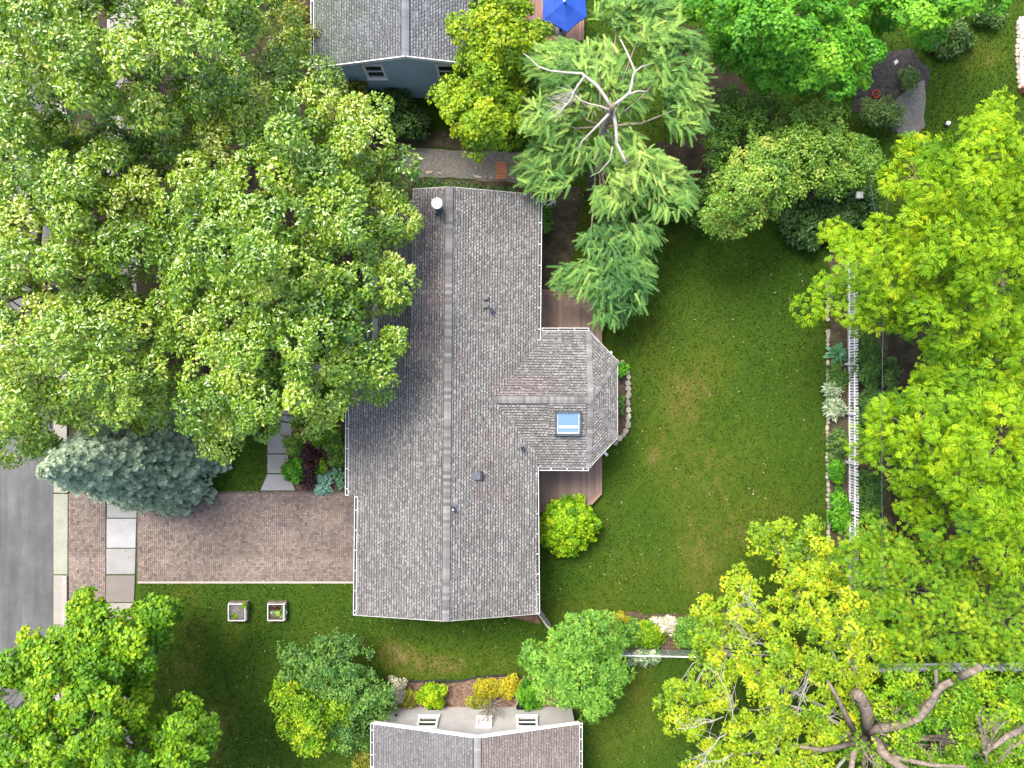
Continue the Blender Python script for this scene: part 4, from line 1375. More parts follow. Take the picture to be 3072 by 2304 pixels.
# ================================================================== GARDEN THINGS
# two raised beds with white frames
def raised_bed(px, py, w, label, kind):
    c = P(px, py, 0)
    root = thing('raised_bed', c, label, 'garden bed', 'square raised beds on the front lawn')
    h = .28
    for (dx, dy, lx, ly) in ((0, w / 2, w + .06, .06), (0, -w / 2, w + .06, .06), (w / 2, 0, .06, w - .06), (-w / 2, 0, .06, w - .06)):
        MB().box(c + Vector((dx, dy, h / 2)), (lx, ly, h)).build('side_board', M['bark'], root)
    MB().box(c + up * .12, (w - .06, w - .06, .24)).build('soil', M['soil'] if kind else M['gravel'], root)
    hf = .42
    for i in range(4):
        a = [(-1, -1), (1, -1), (1, 1), (-1, 1)][i]; b = [(1, -1), (1, 1), (-1, 1), (-1, -1)][i]
        pa = c + Vector((a[0] * w * .47, a[1] * w * .47, hf)); pb = c + Vector((b[0] * w * .47, b[1] * w * .47, hf))
        MB().bar(pa, pb, .032, .035).build('frame_bar', M['fence_white'], root)
        MB().bar(pa - up * .42, pa - up * .02, .045, .045).build('frame_post', M['fence_white'], root)
    return root
raised_bed(720, 1829, .86, 'square raised bed with pale soil and two seedlings, white frame', 0)
raised_bed(836, 1829, .84, 'square raised bed packed with reddish plants, white frame', 1)

# blue parasol and the terrace beneath it
td = sheet('terrace', [(1560, -200), (1745, -200), (1745, 132), (1560, 132)], .03, M['sand'])
x = 1562; r_ = random.Random(7)
while x < 1744:
    a = P(x, 130, 0); b = P(x + 8, -190, 0); k = r_.uniform(.85, 1.15)
    MB().prism([(a.x, a.y), (b.x, a.y), (b.x, b.y), (a.x, b.y)], .02, .3, (.30 * k, .18 * k, .14 * k)).build('plank', M['deck'], td)
    x += 8.6
um = thing('parasol', P(1693, 25, 0), 'bright blue canvas parasol beside the blue grey house', 'parasol')
zc, ztop = 2.45, 2.95
apx = P(1693, 5, ztop)
ring_ = [P(x, y, zc) for (x, y) in ((1628, 60), (1702, 96), (1760, 50), (1756, -50), (1684, -84), (1626, -40))]
for i in range(6):
    a, b = ring_[i], ring_[(i + 1) % 6]
    m_ = a.lerp(b, .5).lerp(apx, .03) + up * .02
    q1 = a.lerp(apx, .5) - up * .03; q2 = b.lerp(apx, .5) - up * .03; qm = m_.lerp(apx, .5) - up * .05
    o = MB().add([a, m_, b, q1, qm, q2, apx, a - up * .07, m_ - up * .07, b - up * .07], [(0, 1, 4, 3), (1, 2, 5, 4), (3, 4, 6), (4, 5, 6), (7, 8, 1, 0), (8, 9, 2, 1)]).build('panel', M['umbrella'], um)
for i in range(6):
    MB().bar(ring_[i] - up * .03, apx - up * .06, .025, .03).build('rib', M['dark_metal'], um)
gp = Vector((apx.x, apx.y, .3))
MB().tube([gp, apx - up * .02], [.028, .028], 8).build('pole', M['dark_metal'], um)
MB().lathe(apx, [(.03, -.03), (.05, .02), (.055, .07), (.03, .11)], 12).build('finial', M['white'], um)
MB().lathe(gp, [(.3, 0), (.3, .05), (.08, .1), (.05, .3)], 16).build('base', M['dark_metal'], um)
fc = thing('garden_chair', P(1630, 90, 0), 'red brown chair half hidden beneath the blue parasol', 'chair')
cc = P(1640, 78, .3)
MB().box(cc + up * .42, (.5, .5, .05)).build('seat', M['terracotta'], fc)
MB().box(cc + Vector((-.24, 0, .75)), (.04, .5, .6)).build('backrest', M['terracotta'], fc)
for (dx, dy) in ((-.22, -.22), (.22, -.22), (.22, .22), (-.22, .22)):
    MB().box(cc + Vector((dx, dy, .2)), (.045, .045, .4)).build('leg', M['terracotta'], fc)

# bird feeder on a pole
bf = thing('bird_feeder', P(2540, 590, 0), 'small white square bird feeder on a pole above dark shrubs', 'bird feeder')
pb = P(2573, 588, 2.2)
MB().tube([Vector((pb.x, pb.y, 0)), pb], [.025, .025], 8).build('pole', M['bark'], bf)
MB().box(pb + up * .10, (.20, .20, .2)).build('box', M['white'], bf)
MB().add([pb + Vector((sx * .15, sy * .15, .21)) for sx, sy in ((-1, -1), (1, -1), (1, 1), (-1, 1))] + [pb + up * .3], [(0, 1, 4), (1, 2, 4), (2, 3, 4), (3, 0, 4), (3, 2, 1, 0)]).build('lid', M['fence_white'], bf)
# garden ornaments in the far corner
fp = thing('flower_pot', P(2618, 290, 0), 'small red glazed flower pot at the edge of the dark path', 'pot')
MB().lathe(P(2618, 290, .03), [(.12, 0), (.18, .3), (.2, .32), (.2, .36), (.16, .36), (.15, .3)], 14).build('pot', M['red'], fp)
MB().lathe(P(2618, 290, .03), [(.15, .28), (.15, .31), (.05, .33)], 14).build('soil', M['soil'], fp)
ps = thing('stepping_stone', P(2685, 188, 0), 'pale square slab lying on the dark bark path', 'slab')
MB().prism([(P(x, y).x, P(x, y).y) for x, y in ((2679, 186), (2689, 180), (2694, 188), (2684, 197))], .03, .08, (.4, .4, .4), .01).build('slab', M['concrete'], ps)
ob = thing('garden_ball', P(2800, 372, 0), 'white ball shaped lawn light beside the lime tree', 'light')
MB().lathe(P(2838, 374, .05), [(.04, 0), (.04, .08), (.08, .1), (.11, .16), (.11, .2), (.08, .26), (.03, .29)], 16).build('globe', M['white'], ob, True)
MB().lathe(P(2838, 374, 0), [(.12, 0), (.12, .06)], 14).build('base', M['black'], ob)

# overhead wires
for k, (pa, pb_, lab) in enumerate((((2662, 580, 7.0), (2650, 1790, 7.0), 'thin overhead cable running straight above the rear shrubs'), ((2610, 480, 6.2), (2645, 700, 6.2), 'slack slanting cable dropping through the lime tree'))):
    a, b = P(*pa), P(*pb_)
    root = thing('overhead_wire', a, lab, 'cable')
    L = [a.lerp(b, i / 12.0) - up * (.25 * math.sin(math.pi * i / 12.0)) for i in range(13)]
    MB().tube(L, [.008] * 13, 5).build('cable', M['dark_metal'], root)

# black edging hose by the bark bed
eh = thing('garden_edging', P(1205, 2045, 0), 'black rubber edging strip winding along the bark bed', 'edging')
pts = [(1203, 2044), (1260, 2044), (1320, 2042), (1378, 2044), (1420, 2034), (1470, 2028), (1520, 2026), (1575, 2031), (1640, 2036)]
MB().tube([P(x, y, .06) for x, y in pts], [.05] * len(pts), 8).build('strip', M['fabric'], eh, True)

# ================================================================== TREES
GAP_L = [(111, 320, 30), (240, 352, 38), (200, 320, 22), (445, 157, 24), (486, 268, 42), (588, 232, 20), (912, 324, 26), (713, 440, 26), (760, 555, 42), (740, 500, 22), (324, 514, 26), (486, 560, 24), (315, 648, 28),
         (130, 694, 34), (597, 662, 26), (407, 759, 22), (412, 860, 28), (370, 810, 24), (481, 916, 24), (162, 860, 34), (37, 907, 40), (60, 960, 20), (616, 1115, 32), (731, 1175, 20), (796, 1083, 24),
         (167, 1282, 34), (972, 1022, 20), (907, 796, 14), (1130, 850, 24), (1120, 930, 20), (1115, 1015, 26), (1140, 1040, 16), (1160, 870, 16), (520, 1240, 26), (850, 1285, 22), (260, 1000, 12), (680, 870, 16), (30, 240, 26), (640, 60, 18), (300, 70, 20)]
GAP_L = [(a, b, c * .8) for a, b, c in GAP_L]
COMMON_L = dict(leaf='glossy', tpl='rhomb', size=.155, sp=1.3, subs=34, per=18, sub_r=.25, layers=3, drop=.75, jz=.7, flat=.6, tshell=.85, crad=.52, edge=.3, gaps=GAP_L, rnd=.48, upness=.75, csd=.12, tsd=.17, amp=9)
tree('maple_tree', 'tall broad glossy leaved maple over the sidewalk in the top corner', 'tree',
     [(-160, -160), (860, -160), (830, 60), (800, 170), (700, 260), (560, 340), (420, 380), (300, 420), (150, 420), (-160, 470)], 11.5, 8.0, (330, 120), seed=101, r0=.34, **COMMON_L)
tree('maple_tree', 'largest glossy leaved maple with pale twigs, overhanging the grey roof', 'tree',
     [(760, 130), (830, 30), (880, 70), (960, 150), (1005, 200), (1060, 260), (1130, 300), (1180, 350), (1185, 410), (1232, 455), (1250, 560), (1285, 690), (1245, 730), (1262, 850), (1235, 890), (1245, 970), (1225, 1030),
      (1190, 1065), (1200, 1130), (1200, 1205), (1130, 1215), (1052, 1245), (1045, 1275), (1000, 1292), (930, 1292), (880, 1262), (840, 1245), (800, 1310), (790, 1345), (740, 1372), (660, 1376), (590, 1345), (560, 1290), (515, 1240), (480, 1120), (400, 980), (270, 840), (230, 640), (220, 460), (290, 340), (480, 280), (640, 250)],
     10.8, 5.4, (800, 800), seed=102, r0=.42, nlimb=9, **COMMON_L)
tree('maple_tree', 'yellowish glossy maple leaning over the street edge above the spruce', 'tree',
     [(-160, 400), (60, 320), (220, 350), (340, 450), (380, 620), (380, 760), (400, 860), (480, 960), (520, 1080), (515, 1200), (480, 1290), (430, 1335), (380, 1322), (310, 1292), (205, 1295), (150, 1385), (60, 1395), (-160, 1405)],
     10.0, 5.6, (250, 900), seed=103, r0=.36, tint0=.52, **COMMON_L)

GAP_B = [(180, 2090, 22), (45, 2100, 40), (540, 2190, 10), (300, 1960, 12), (390, 2230, 22), (180, 2240, 20), (230, 2190, 20), (440, 2080, 10), (80, 2290, 20)]
tree('maple_tree', 'lime green maple with rosette clumps beside the driveway apron', 'tree',
     [(510, 1795), (530, 1840), (545, 1890), (505, 1950), (475, 2020), (440, 2110), (452, 2170), (520, 2120), (565, 2110), (610, 2125), (650, 2140), (672, 2200), (660, 2290), (630, 2450), (-160, 2450), (-160, 2120), (20, 2060), (-20, 1990), (30, 1910), (75, 1880), (90, 1850), (150, 1880), (210, 1825), (245, 1785), (290, 1800), (345, 1822), (405, 1830), (455, 1800)],
     9.5, 4.5, (310, 2080), leaf='limerose', tpl='broad', size=.16, sp=.95, subs=24, per=16, sub_r=.27, gaps=GAP_B, seed=110, r0=.26, rnd=.42, upness=.75, csd=.12, layers=3, drop=.75, jz=.55, crad=.52, edge=.3, flat=.6, tshell=.85)

tree('ash_tree', 'yellow green tree between the blue house and the larch', 'tree',
     [(1330, 105), (1365, 60), (1420, 20), (1430, -90), (1600, -90), (1592, 10), (1598, 60), (1640, 98), (1660, 135), (1610, 165), (1595, 250), (1580, 320), (1555, 400), (1540, 455), (1500, 487), (1440, 450), (1385, 440), (1355, 385), (1285, 380), (1285, 325), (1325, 245), (1375, 215), (1330, 140)],
     7.8, 3.6, (1480, 290), 'yellow', 'broad', .135, .8, 20, 16, .28, .16, seed=120, csd=.12, rnd=.45, jz=.45, flat=.6, tshell=.85, layers=3, drop=.8, crad=.53, edge=.3)
tree('dogwood_tree', 'bright green round clumped maple in the top right', 'tree',
     [(2035, -110), (2630, -110), (2600, 30), (2625, 90), (2650, 150), (2610, 215), (2575, 300), (2520, 302), (2440, 270), (2340, 285), (2255, 290), (2240, 215), (2160, 190), (2110, 120), (2040, 30)],
     8.2, 4.0, (2350, 150), 'green', 'broad', .15, .95, 22, 17, .28, .2, seed=130, jz=.5, flat=.6, tshell=.85, layers=3, drop=.8, crad=.52, edge=.3, gaps=[(2280, 110, 22), (2375, 40, 10), (2560, 10, 22), (2580, 60, 14), (2130, 60, 14), (2440, 110, 12), (2560, 180, 14), (2270, 250, 14)], rnd=.28, upness=.9, csd=.09, tsd=.12, amp=10)
tree('dogwood_tree', 'bright green maple reaching over the lawn at the top edge', 'tree',
     [(2600, -110), (3040, -110), (3020, 0), (2985, 45), (2905, 45), (2850, 105), (2800, 120), (2775, 170), (2760, 205), (2735, 195), (2700, 110), (2650, 90), (2620, 40)],
     7.6, 3.6, (2740, 40), 'green', 'broad', .15, .9, 22, 16, .28, .16, seed=131, jz=.5, flat=.6, tshell=.85, layers=3, drop=.8, crad=.52, edge=.3, gaps=[(2660, 40, 14), (2860, 30, 16), (2720, 20, 10)], rnd=.28, upness=.9, csd=.09, tsd=.12, tint0=.5, amp=9)
tree('hornbeam_tree', 'mixed yellow and green tree at the far end of the lawn', 'tree',
     [(2105, 690), (2120, 590), (2170, 500), (2215, 420), (2300, 380), (2400, 370), (2440, 440), (2430, 540), (2390, 600), (2360, 640), (2300, 650), (2270, 690), (2190, 725), (2130, 715)],
     6.2, 2.6, (2300, 560), 'mid', 'rhomb', .14, .72, 18, 17, .28, .15, seed=140, csd=.13, jz=.3, flat=.6, tshell=.85, tint0=.5)
tree('hornbeam_tree', 'grey green tree behind the yellow green one, beside the bird feeder', 'tree',
     [(2330, 340), (2440, 292), (2540, 330), (2560, 400), (2640, 420), (2635, 540), (2560, 580), (2510, 610), (2440, 600), (2385, 520), (2330, 440)],
     5.4, 2.2, (2470, 460), 'mid', 'rhomb', .13, .7, 18, 17, .28, .13, seed=141, tint0=.42, csd=.10, jz=.3, flat=.6, tshell=.85)
tree('understory_tree', 'shaded dark green tree between the larch and the far lawn', 'tree',
     [(2090, 560), (2110, 430), (2150, 280), (2250, 270), (2340, 300), (2330, 380), (2240, 420), (2180, 500), (2140, 600), (2150, 690), (2060, 660), (1960, 670), (1985, 600)],
     3.6, 1.5, (2160, 430), 'mid', 'rhomb', .13, .65, 16, 14, .3, .12, seed=142, tint0=.15, jz=.35, tshell=.8)

COMMON_H = dict(leaf='lime', tpl='sprig', size=.19, sp=1.05, subs=20, per=6, sub_r=.28, rnd=.42, upness=.65, csd=.10, tsd=.13, flat=.5, amp=18, hang=.15, jz=.6, tshell=.8, layers=3, drop=.75, crad=.55, edge=.3)
tree('locust_tree', 'bright lime feathery tree over the far end of the picket fence', 'tree',
     [(2860, 262), (2900, 330), (2990, 285), (3040, 300), (3180, 300), (3180, 1130), (2990, 1110), (2880, 1110), (2790, 1080), (2720, 1010), (2630, 1010), (2560, 960), (2500, 1000), (2470, 1110), (2440, 1115), (2440, 1050), (2480, 1000), (2390, 975), (2395, 880), (2460, 840), (2425, 790), (2430, 720), (2500, 675), (2600, 690), (2660, 640), (2620, 570), (2660, 480), (2680, 370), (2770, 410), (2850, 360)],
     10.0, 5.0, (2870, 720), seed=150, r0=.3, gaps=[(2700, 520, 18), (2680, 650, 26), (2960, 590, 20), (2990, 860, 26), (2720, 1020, 20), (3040, 830, 20), (2660, 930, 16)], **COMMON_H)
tree('locust_tree', 'bright lime feathery tree in front of the dark gap behind the fence', 'tree',
     [(2740, 1120), (2850, 1040), (2990, 1070), (3180, 1100), (3180, 1780), (2980, 1760), (2840, 1690), (2740, 1570), (2640, 1560), (2660, 1460), (2600, 1395), (2565, 1350), (2535, 1290), (2600, 1260), (2640, 1200), (2560, 1185), (2570, 1155), (2640, 1190), (2720, 1150)],
     9.5, 4.6, (2880, 1430), seed=151, r0=.28, gaps=[(2760, 1460, 22), (2780, 1320, 16), (2840, 1500, 14), (2860, 1590, 30), (2700, 1250, 14), (3000, 1330, 18)], **COMMON_H)
tree('ash_tree', 'mid green tree spreading over both fences near their corner', 'tree',
     [(2480, 1600), (2560, 1580), (2650, 1560), (2760, 1600), (2850, 1680), (3000, 1740), (3180, 1740), (3180, 2010), (3060, 2035), (2990, 2000), (2860, 2000), (2790, 2005), (2740, 2035), (2660, 2040), (2600, 1960), (2540, 1850), (2480, 1760)],
     6.5, 3.4, (2760, 1850), 'limerose', 'sprig', .15, .8, 13, 6, .32, .2, seed=152, jz=.4, tshell=.8, layers=3, drop=.7, tint0=.55, gaps=[(2620, 1770, 16), (2760, 1770, 22), (2850, 1860, 16), (2660, 1880, 18), (2800, 1640, 20), (3020, 1870, 22), (2700, 2010, 12)], csd=.12, rnd=.35, upness=.85, amp=12)
GAP_I = [(2310, 1770, 26), (2280, 1720, 22), (2390, 2110, 26), (2410, 2050, 24), (2230, 2110, 22), (2210, 2060, 18), (2470, 1960, 14), (2510, 2150, 24), (2190, 1860, 10), (2130, 2060, 10), (2160, 2160, 26), (2250, 2200, 16), (2330, 2250, 14), (2380, 1900, 12), (2190, 1960, 20), (2290, 1940, 12)]
TW = []
rt = random.Random(77)
def twiggy(px, py, z, ang, n, L, r0=.022, spread=.9):
    """a bare branch system of pale twigs"""
    out = []
    main = [(px, py, z)]
    x, y, zz = px, py, z
    a = ang
    for i in range(5):
        a += rt.uniform(-.45, .45)
        x += math.cos(a) * L / 5; y += math.sin(a) * L / 5; zz += .12
        main.append((x, y, zz))
    out.append((main, r0, r0 * .45))
    for k in range(n):
        i = rt.randint(1, 4)
        s = main[i]; b = ang + rt.uniform(-spread, spread)
        q = [s]
        xx, yy, z2 = s
        l = L * rt.uniform(.25, .6)
        for j in range(4):
            b += rt.uniform(-.45, .45)
            xx += math.cos(b) * l / 4; yy += math.sin(b) * l / 4; z2 += rt.uniform(0, .12)
            q.append((xx, yy, z2))
        out.append((q, r0 * .4, r0 * .14))
    return out
TW += twiggy(2330, 1960, 7.2, math.pi * 1.12, 9, 130) + twiggy(2300, 1900, 7.0, math.pi * 1.25, 9, 140) + twiggy(2200, 2170, 7.2, math.pi * 1.4, 12, 170) + twiggy(2170, 2150, 7.0, math.pi * .95, 12, 150)
TW += twiggy(2180, 2200, 7.2, math.pi * .9, 12, 140) + twiggy(2430, 2010, 6.6, math.pi * .6, 8, 110) + twiggy(2280, 1840, 7.2, math.pi * 1.3, 7, 90) + twiggy(2200, 2260, 7.2, math.pi * .8, 8, 120)
tree('locust_tree', 'golden green tree with bare pale twigs at the lawn corner', 'tree',
     [(2225, 1620), (2250, 1570), (2330, 1545), (2440, 1530), (2485, 1585), (2500, 1660), (2570, 1740), (2650, 1800), (2670, 1890), (2650, 1990), (2590, 2060), (2560, 2130), (2590, 2200), (2520, 2260), (2530, 2450), (1990, 2450), (2050, 2310), (2000, 2275), (2010, 2240), (2055, 2220), (1985, 2170), (1970, 2110), (1985, 2050), (2035, 2015), (2065, 2000), (2055, 1930), (2085, 1850), (2140, 1790), (2130, 1745), (2165, 1690), (2260, 1680), (2290, 1720), (2350, 1700), (2260, 1660)],
     7.8, 4.8, (2570, 2120, 2590, 2180, 3.5), 'yellow', 'lobed', .15, .82, 15, 11, .28, .24, GAP_I, 160, jz=.5, flat=.55, tshell=.8, drop=.9, crad=.50, edge=.3, csd=.13, rnd=.4, upness=.8, bark='bark_pale', amp=13, extra=TW, tint0=.52)
# the heavy limbed tree at the bottom right
LIMBS = [([(2600, 2200, 4.5), (2640, 2185, 5.4), (2700, 2178, 6.0), (2760, 2150, 6.5), (2795, 2105, 6.9), (2820, 2060, 7.2), (2856, 2044, 7.5)], .21, .13),
         ([(2810, 2075, 7.0), (2808, 2040, 7.4), (2808, 2010, 7.8)], .09, .05),
         ([(2625, 2215, 5.2), (2650, 2260, 5.9), (2700, 2300, 6.4), (2760, 2340, 6.8), (2830, 2400, 7.2)], .24, .14),
         ([(2660, 2265, 6.0), (2720, 2280, 6.4), (2800, 2296, 6.8), (2900, 2300, 7.2)], .12, .06),
         ([(2605, 2200, 4.5), (2600, 2130, 5.6), (2580, 2090, 6.0), (2570, 2080, 6.2)], .26, .22),
         ([(2560, 2190, 5.2), (2530, 2130, 5.8), (2505, 2080, 6.3), (2480, 2040, 6.6)], .13, .06),
         ([(2595, 2215, 4.8), (2560, 2260, 5.6), (2550, 2330, 6.0)], .16, .1),
         ([(2620, 2230, 5), (2640, 2290, 5.6), (2640, 2350, 6.0)], .22, .16),
         ([(2560, 2230, 5.4), (2470, 2250, 6.2), (2400, 2240, 6.8)], .13, .05),
         ([(3080, 2180, 6.5), (3020, 2210, 6.8), (2980, 2240, 7.0), (2950, 2260, 7.1)], .14, .07),
         ([(2880, 2030, 7.0), (2910, 2018, 7.4), (2945, 2000, 7.7)], .17, .12)]
TW2 = twiggy(2960, 2290, 7.0, -2.0, 14, 160, .05) + twiggy(2950, 2260, 7.0, -1.2, 14, 120, .045) + twiggy(2990, 2290, 7.0, -.9, 14, 110, .04) + twiggy(2640, 2200, 6.2, .35, 10, 190, .03) + twiggy(2580, 2230, 5.8, 1.3, 12, 120, .03) + twiggy(2600, 2240, 5.8, .8, 10, 130, .03)
tree('oak_tree', 'sparse tree with heavy bent grey limbs in the bottom right corner', 'tree',
     [(2600, 2050), (2680, 1995), (2820, 2010), (2960, 2000), (3180, 2000), (3180, 2450), (2540, 2450), (2560, 2300), (2520, 2240), (2560, 2150)],
     6.4, 3.8, (2560, 2130, 2605, 2205, 4.5), 'limerose', 'lobed', .15, .78, 13, 11, .30, .36,
     [(2700, 2172, 18), (2740, 2160, 18), (2770, 2135, 18), (2795, 2105, 18), (2815, 2075, 18), (2850, 2045, 16), (2640, 2185, 22), (2650, 2250, 26), (2690, 2290, 28), (2610, 2215, 22), (2830, 2220, 30), (2780, 2230, 24), (2740, 2290, 20), (2980, 2240, 20), (2940, 2270, 26), (2560, 2085, 16), (2600, 2290, 22), (2960, 2120, 16)], 170, csd=.14, rnd=.4, upness=.8, extra=LIMBS + TW2, tint0=.52, layers=2)
tree('shade_tree', 'dark green understory tree below the heavy grey limbs', 'tree',
     [(2620, 2080), (2760, 2060), (2860, 2090), (3000, 2060), (3150, 2120), (3150, 2400), (2640, 2400), (2600, 2250)], 2.6, 1.0, (2800, 2240), 'green', 'broad', .15, .6, 8, 10, .42, .08, seed=171, tint0=.45,
     gaps=[(2800, 2230, 26), (2820, 2100, 20), (2960, 2120, 26), (2900, 2170, 20)])

tree('hawthorn_tree', 'fresh green rounded tree beside the white house', 'tree',
     [(1560, 1985), (1585, 1930), (1640, 1895), (1700, 1850), (1740, 1838), (1800, 1832), (1845, 1850), (1872, 1900), (1880, 1980), (1895, 2040), (1855, 2070), (1835, 2135), (1785, 2168), (1700, 2135), (1655, 2125), (1600, 2085), (1590, 2040)],
     5.2, 2.2, (1700, 1950), 'fresh', 'lobed', .15, .52, 9, 13, .42, .13, seed=180, csd=.10, rnd=.38, upness=.85)
tree('lilac_bush', 'blue green tall shrub behind the golden one, left of the white house', 'bush',
     [(835, 1980), (880, 1935), (930, 1920), (1010, 1900), (1090, 1910), (1115, 1960), (1105, 2000), (1170, 2050), (1190, 2110), (1160, 2170), (1095, 2175), (1100, 2230), (1040, 2260), (980, 2250), (960, 2150), (880, 2090)],
     3.6, 1.4, (1030, 2020), 'bluegreen', 'rhomb', .13, .50, 8, 13, .44, .08, seed=181, csd=.12, gaps=[(1085, 1975, 22), (1060, 1990, 12)])
tree('lilac_bush', 'yellow green tall shrub on the side lawn by the white house', 'bush',
     [(792, 2070), (820, 2030), (845, 1985), (862, 2040), (940, 2080), (1010, 2075), (1075, 2090), (1070, 2150), (1020, 2200), (1000, 2245), (960, 2292), (905, 2270), (865, 2215), (820, 2180), (835, 2130)],
     3.9, 1.5, (930, 2110), 'limerose', 'rhomb', .14, .50, 8, 13, .44, .08, seed=182, csd=.15, tint0=.55)
tree('olive_conifer', 'olive yellow juniper against the blue house gutter', 'tree',
     [(815, -20), (880, -30), (950, 0), (958, 60), (985, 80), (970, 130), (900, 150), (830, 120), (805, 60)], 4.6, 1.5, (905, 90), 'olive', 'narrow', .19, .5, 8, 14, .45, .1, seed=190)

# ------------------------------------------------------------------ larch: drooping sprays on pale limbs
def conifer_sprays():
    base = P(1765, 590, 0)
    root = thing('larch_tree', base, 'feathery larch with pale bare branches beside the grey roof', 'tree')
    fans = [  # px, py, rx, ry, direction (deg, screen), z, n
        (1935, 60, 120, 95, -30, 6.6, 520), (2020, 190, 105, 120, 10, 6.4, 560), (2050, 320, 75, 90, 30, 6.0, 380), (1860, 30, 90, 60, -70, 6.2, 260),
        (1690, 190, 110, 75, 190, 6.2, 430), (1800, 200, 80, 80, -80, 6.4, 300), (1650, 350, 85, 70, 175, 5.6, 300), (1720, 300, 90, 60, 160, 5.8, 260), (1880, 270, 70, 70, 40, 6.2, 240),
        (1650, 500, 100, 85, 165, 4.6, 520), (1720, 440, 70, 60, 120, 4.9, 260), (1850, 420, 75, 60, 70, 5.4, 260), (1930, 520, 130, 85, 50, 5.0, 620), (1850, 590, 80, 55, 100, 4.4, 280), (2010, 560, 75, 90, 40, 4.8, 300),
        (1840, 720, 100, 80, 95, 3.8, 470), (1760, 830, 100, 60, 140, 3.4, 330), (1860, 860, 95, 80, 80, 3.4, 430), (1830, 930, 60, 40, 95, 3.2, 130), (1930, 700, 50, 60, 60, 4.0, 150), (1900, 800, 60, 60, 50, 3.6, 160)]
    ps, fw_, nn, sz, tt = [], [], [], [], []
    r = np.random.default_rng(200)
    for (cx, cy, rx, ry, dg, z, n) in fans:
        n = int(n * .85)
        rx, ry = rx * .9, ry * .9
        rad = np.sqrt(r.uniform(0, 1, n)); a = r.uniform(0, 6.28, n)
        x = cx + rx * rad * np.cos(a); y = cy + ry * rad * np.sin(a)
        # branchlets: fingers share directions in local groups
        ang = np.radians(dg) + .8 * fnoise(x, y, .05, 9) + r.normal(0, .6, n)
        zz = z + r.normal(0, .34, n) - .35 * rad + .35 * fnoise(x, y, .04, 12)
        s = (ALT - zz) / FPX
        ps.append(np.stack([(x - 1536) * s, -(y - 1152) * s, zz], 1))
        fw_.append(np.stack([np.cos(ang), -np.sin(ang), r.normal(-.18, .22, n)], 1))
        nn.append(unit(np.stack([r.normal(0, .2, n), r.normal(0, .2, n), np.ones(n)], 1)))
        sz.append(r.uniform(.34, .66, n))
        tt.append(np.clip((.5 if cy < 600 else .2) + r.normal(0, .07) + .16 * fnoise(x, y, .03, 15) + r.normal(0, .2, n), 0, 1))
    pos = np.concatenate(ps)
    me = leaves_mesh('crown', pos, unit(np.concatenate(fw_)), np.concatenate(nn), np.concatenate(sz), np.concatenate(tt), 'finger', LEAF['larch'], base)
    TRIS[0] += len(me.polygons)
    o = bpy.data.objects.new('crown', me); link(o, root); o['kind'] = 'stuff'
    mb = MB()
    def br(pts, r1, r2):
        q = [P(*p) for p in pts]; n = len(q)
        mb.tube(q, [r1 + (r2 - r1) * i / (n - 1) for i in range(n)], 7)
    br([(1765, 590, 0), (1775, 520, 2.2), (1790, 450, 4.2), (1815, 380, 6.0), (1832, 330, 7.2), (1838, 315, 7.5)], .2, .10)
    o2 = mb.build('trunk', M['bark'], root, True)
    mb = MB()
    br([(1833, 320, 7.3), (1815, 290, 7.4), (1790, 255, 7.4), (1755, 228, 7.3), (1745, 220, 7.3), (1700, 218, 7.2), (1650, 212, 7.1), (1615, 200, 7.0), (1590, 175, 6.9), (1570, 160, 6.8)], .075, .02)
    br([(1755, 228, 7.3), (1735, 255, 7.2), (1722, 275, 7.1), (1712, 300, 7.0), (1690, 325, 6.9), (1670, 350, 6.8)], .05, .015)
    br([(1830, 330, 7.3), (1800, 318, 7.2), (1770, 312, 7.1), (1740, 300, 7.0), (1725, 285, 7.0)], .04, .015)
    br([(1828, 340, 7.1), (1800, 370, 7.0), (1770, 400, 6.8), (1745, 425, 6.6), (1735, 450, 6.5)], .06, .02)
    br([(1838, 318, 7.3), (1870, 295, 7.4), (1888, 280, 7.4), (1895, 255, 7.4), (1900, 225, 7.4), (1906, 215, 7.4), (1893, 185, 7.3), (1880, 155, 7.2), (1865, 125, 7.1), (1860, 118, 7.1)], .07, .025)
    br([(1906, 215, 7.4), (1925, 200, 7.4), (1950, 193, 7.3)], .045, .02)
    br([(1888, 282, 7.4), (1915, 273, 7.4), (1945, 275, 7.3)], .045, .025)
    br([(1838, 330, 7.0), (1848, 380, 6.8), (1850, 430, 6.6), (1870, 470, 6.5), (1880, 492, 6.4)], .075, .06)
    br([(1838, 440, 6.2), (1830, 480, 6.0), (1800, 515, 5.8), (1770, 530, 5.6)], .03, .012)
    rr = random.Random(4)
    for k in range(34):
        s = rr.choice([(1712, 300, 6.9), (1722, 275, 7.0), (1735, 290, 6.9), (1690, 325, 6.8), (1700, 310, 6.8)])
        a = rr.uniform(2.2, 3.9); L = rr.uniform(30, 80)
        q = [s]
        x, y, z = s
        for j in range(4):
            a += rr.uniform(-.3, .3); x += math.cos(a) * L / 4; y += math.sin(a) * L / 4; z -= rr.uniform(0, .1)
            q.append((x, y, z))
        br(q, .014, .006)
    mb.build('bare_branches', M['bark_pale'], root, True)
    # hidden boughs that carry the sprays
    mb = MB()
    for (cx, cy, rx, ry, dg, z, n) in fans:
        br([(1790, 450, 4.0) if z < 5 else (1815, 380, 5.6), ((cx + 1800) / 2, (cy + 420) / 2, z - .1), (cx, cy, z - .15), (cx + rx * .6 * math.cos(R(dg)), cy + ry * .6 * math.sin(R(dg)), z - .3)], .05, .012)
    mb.build('boughs', M['bark'], root, True)
conifer_sprays()

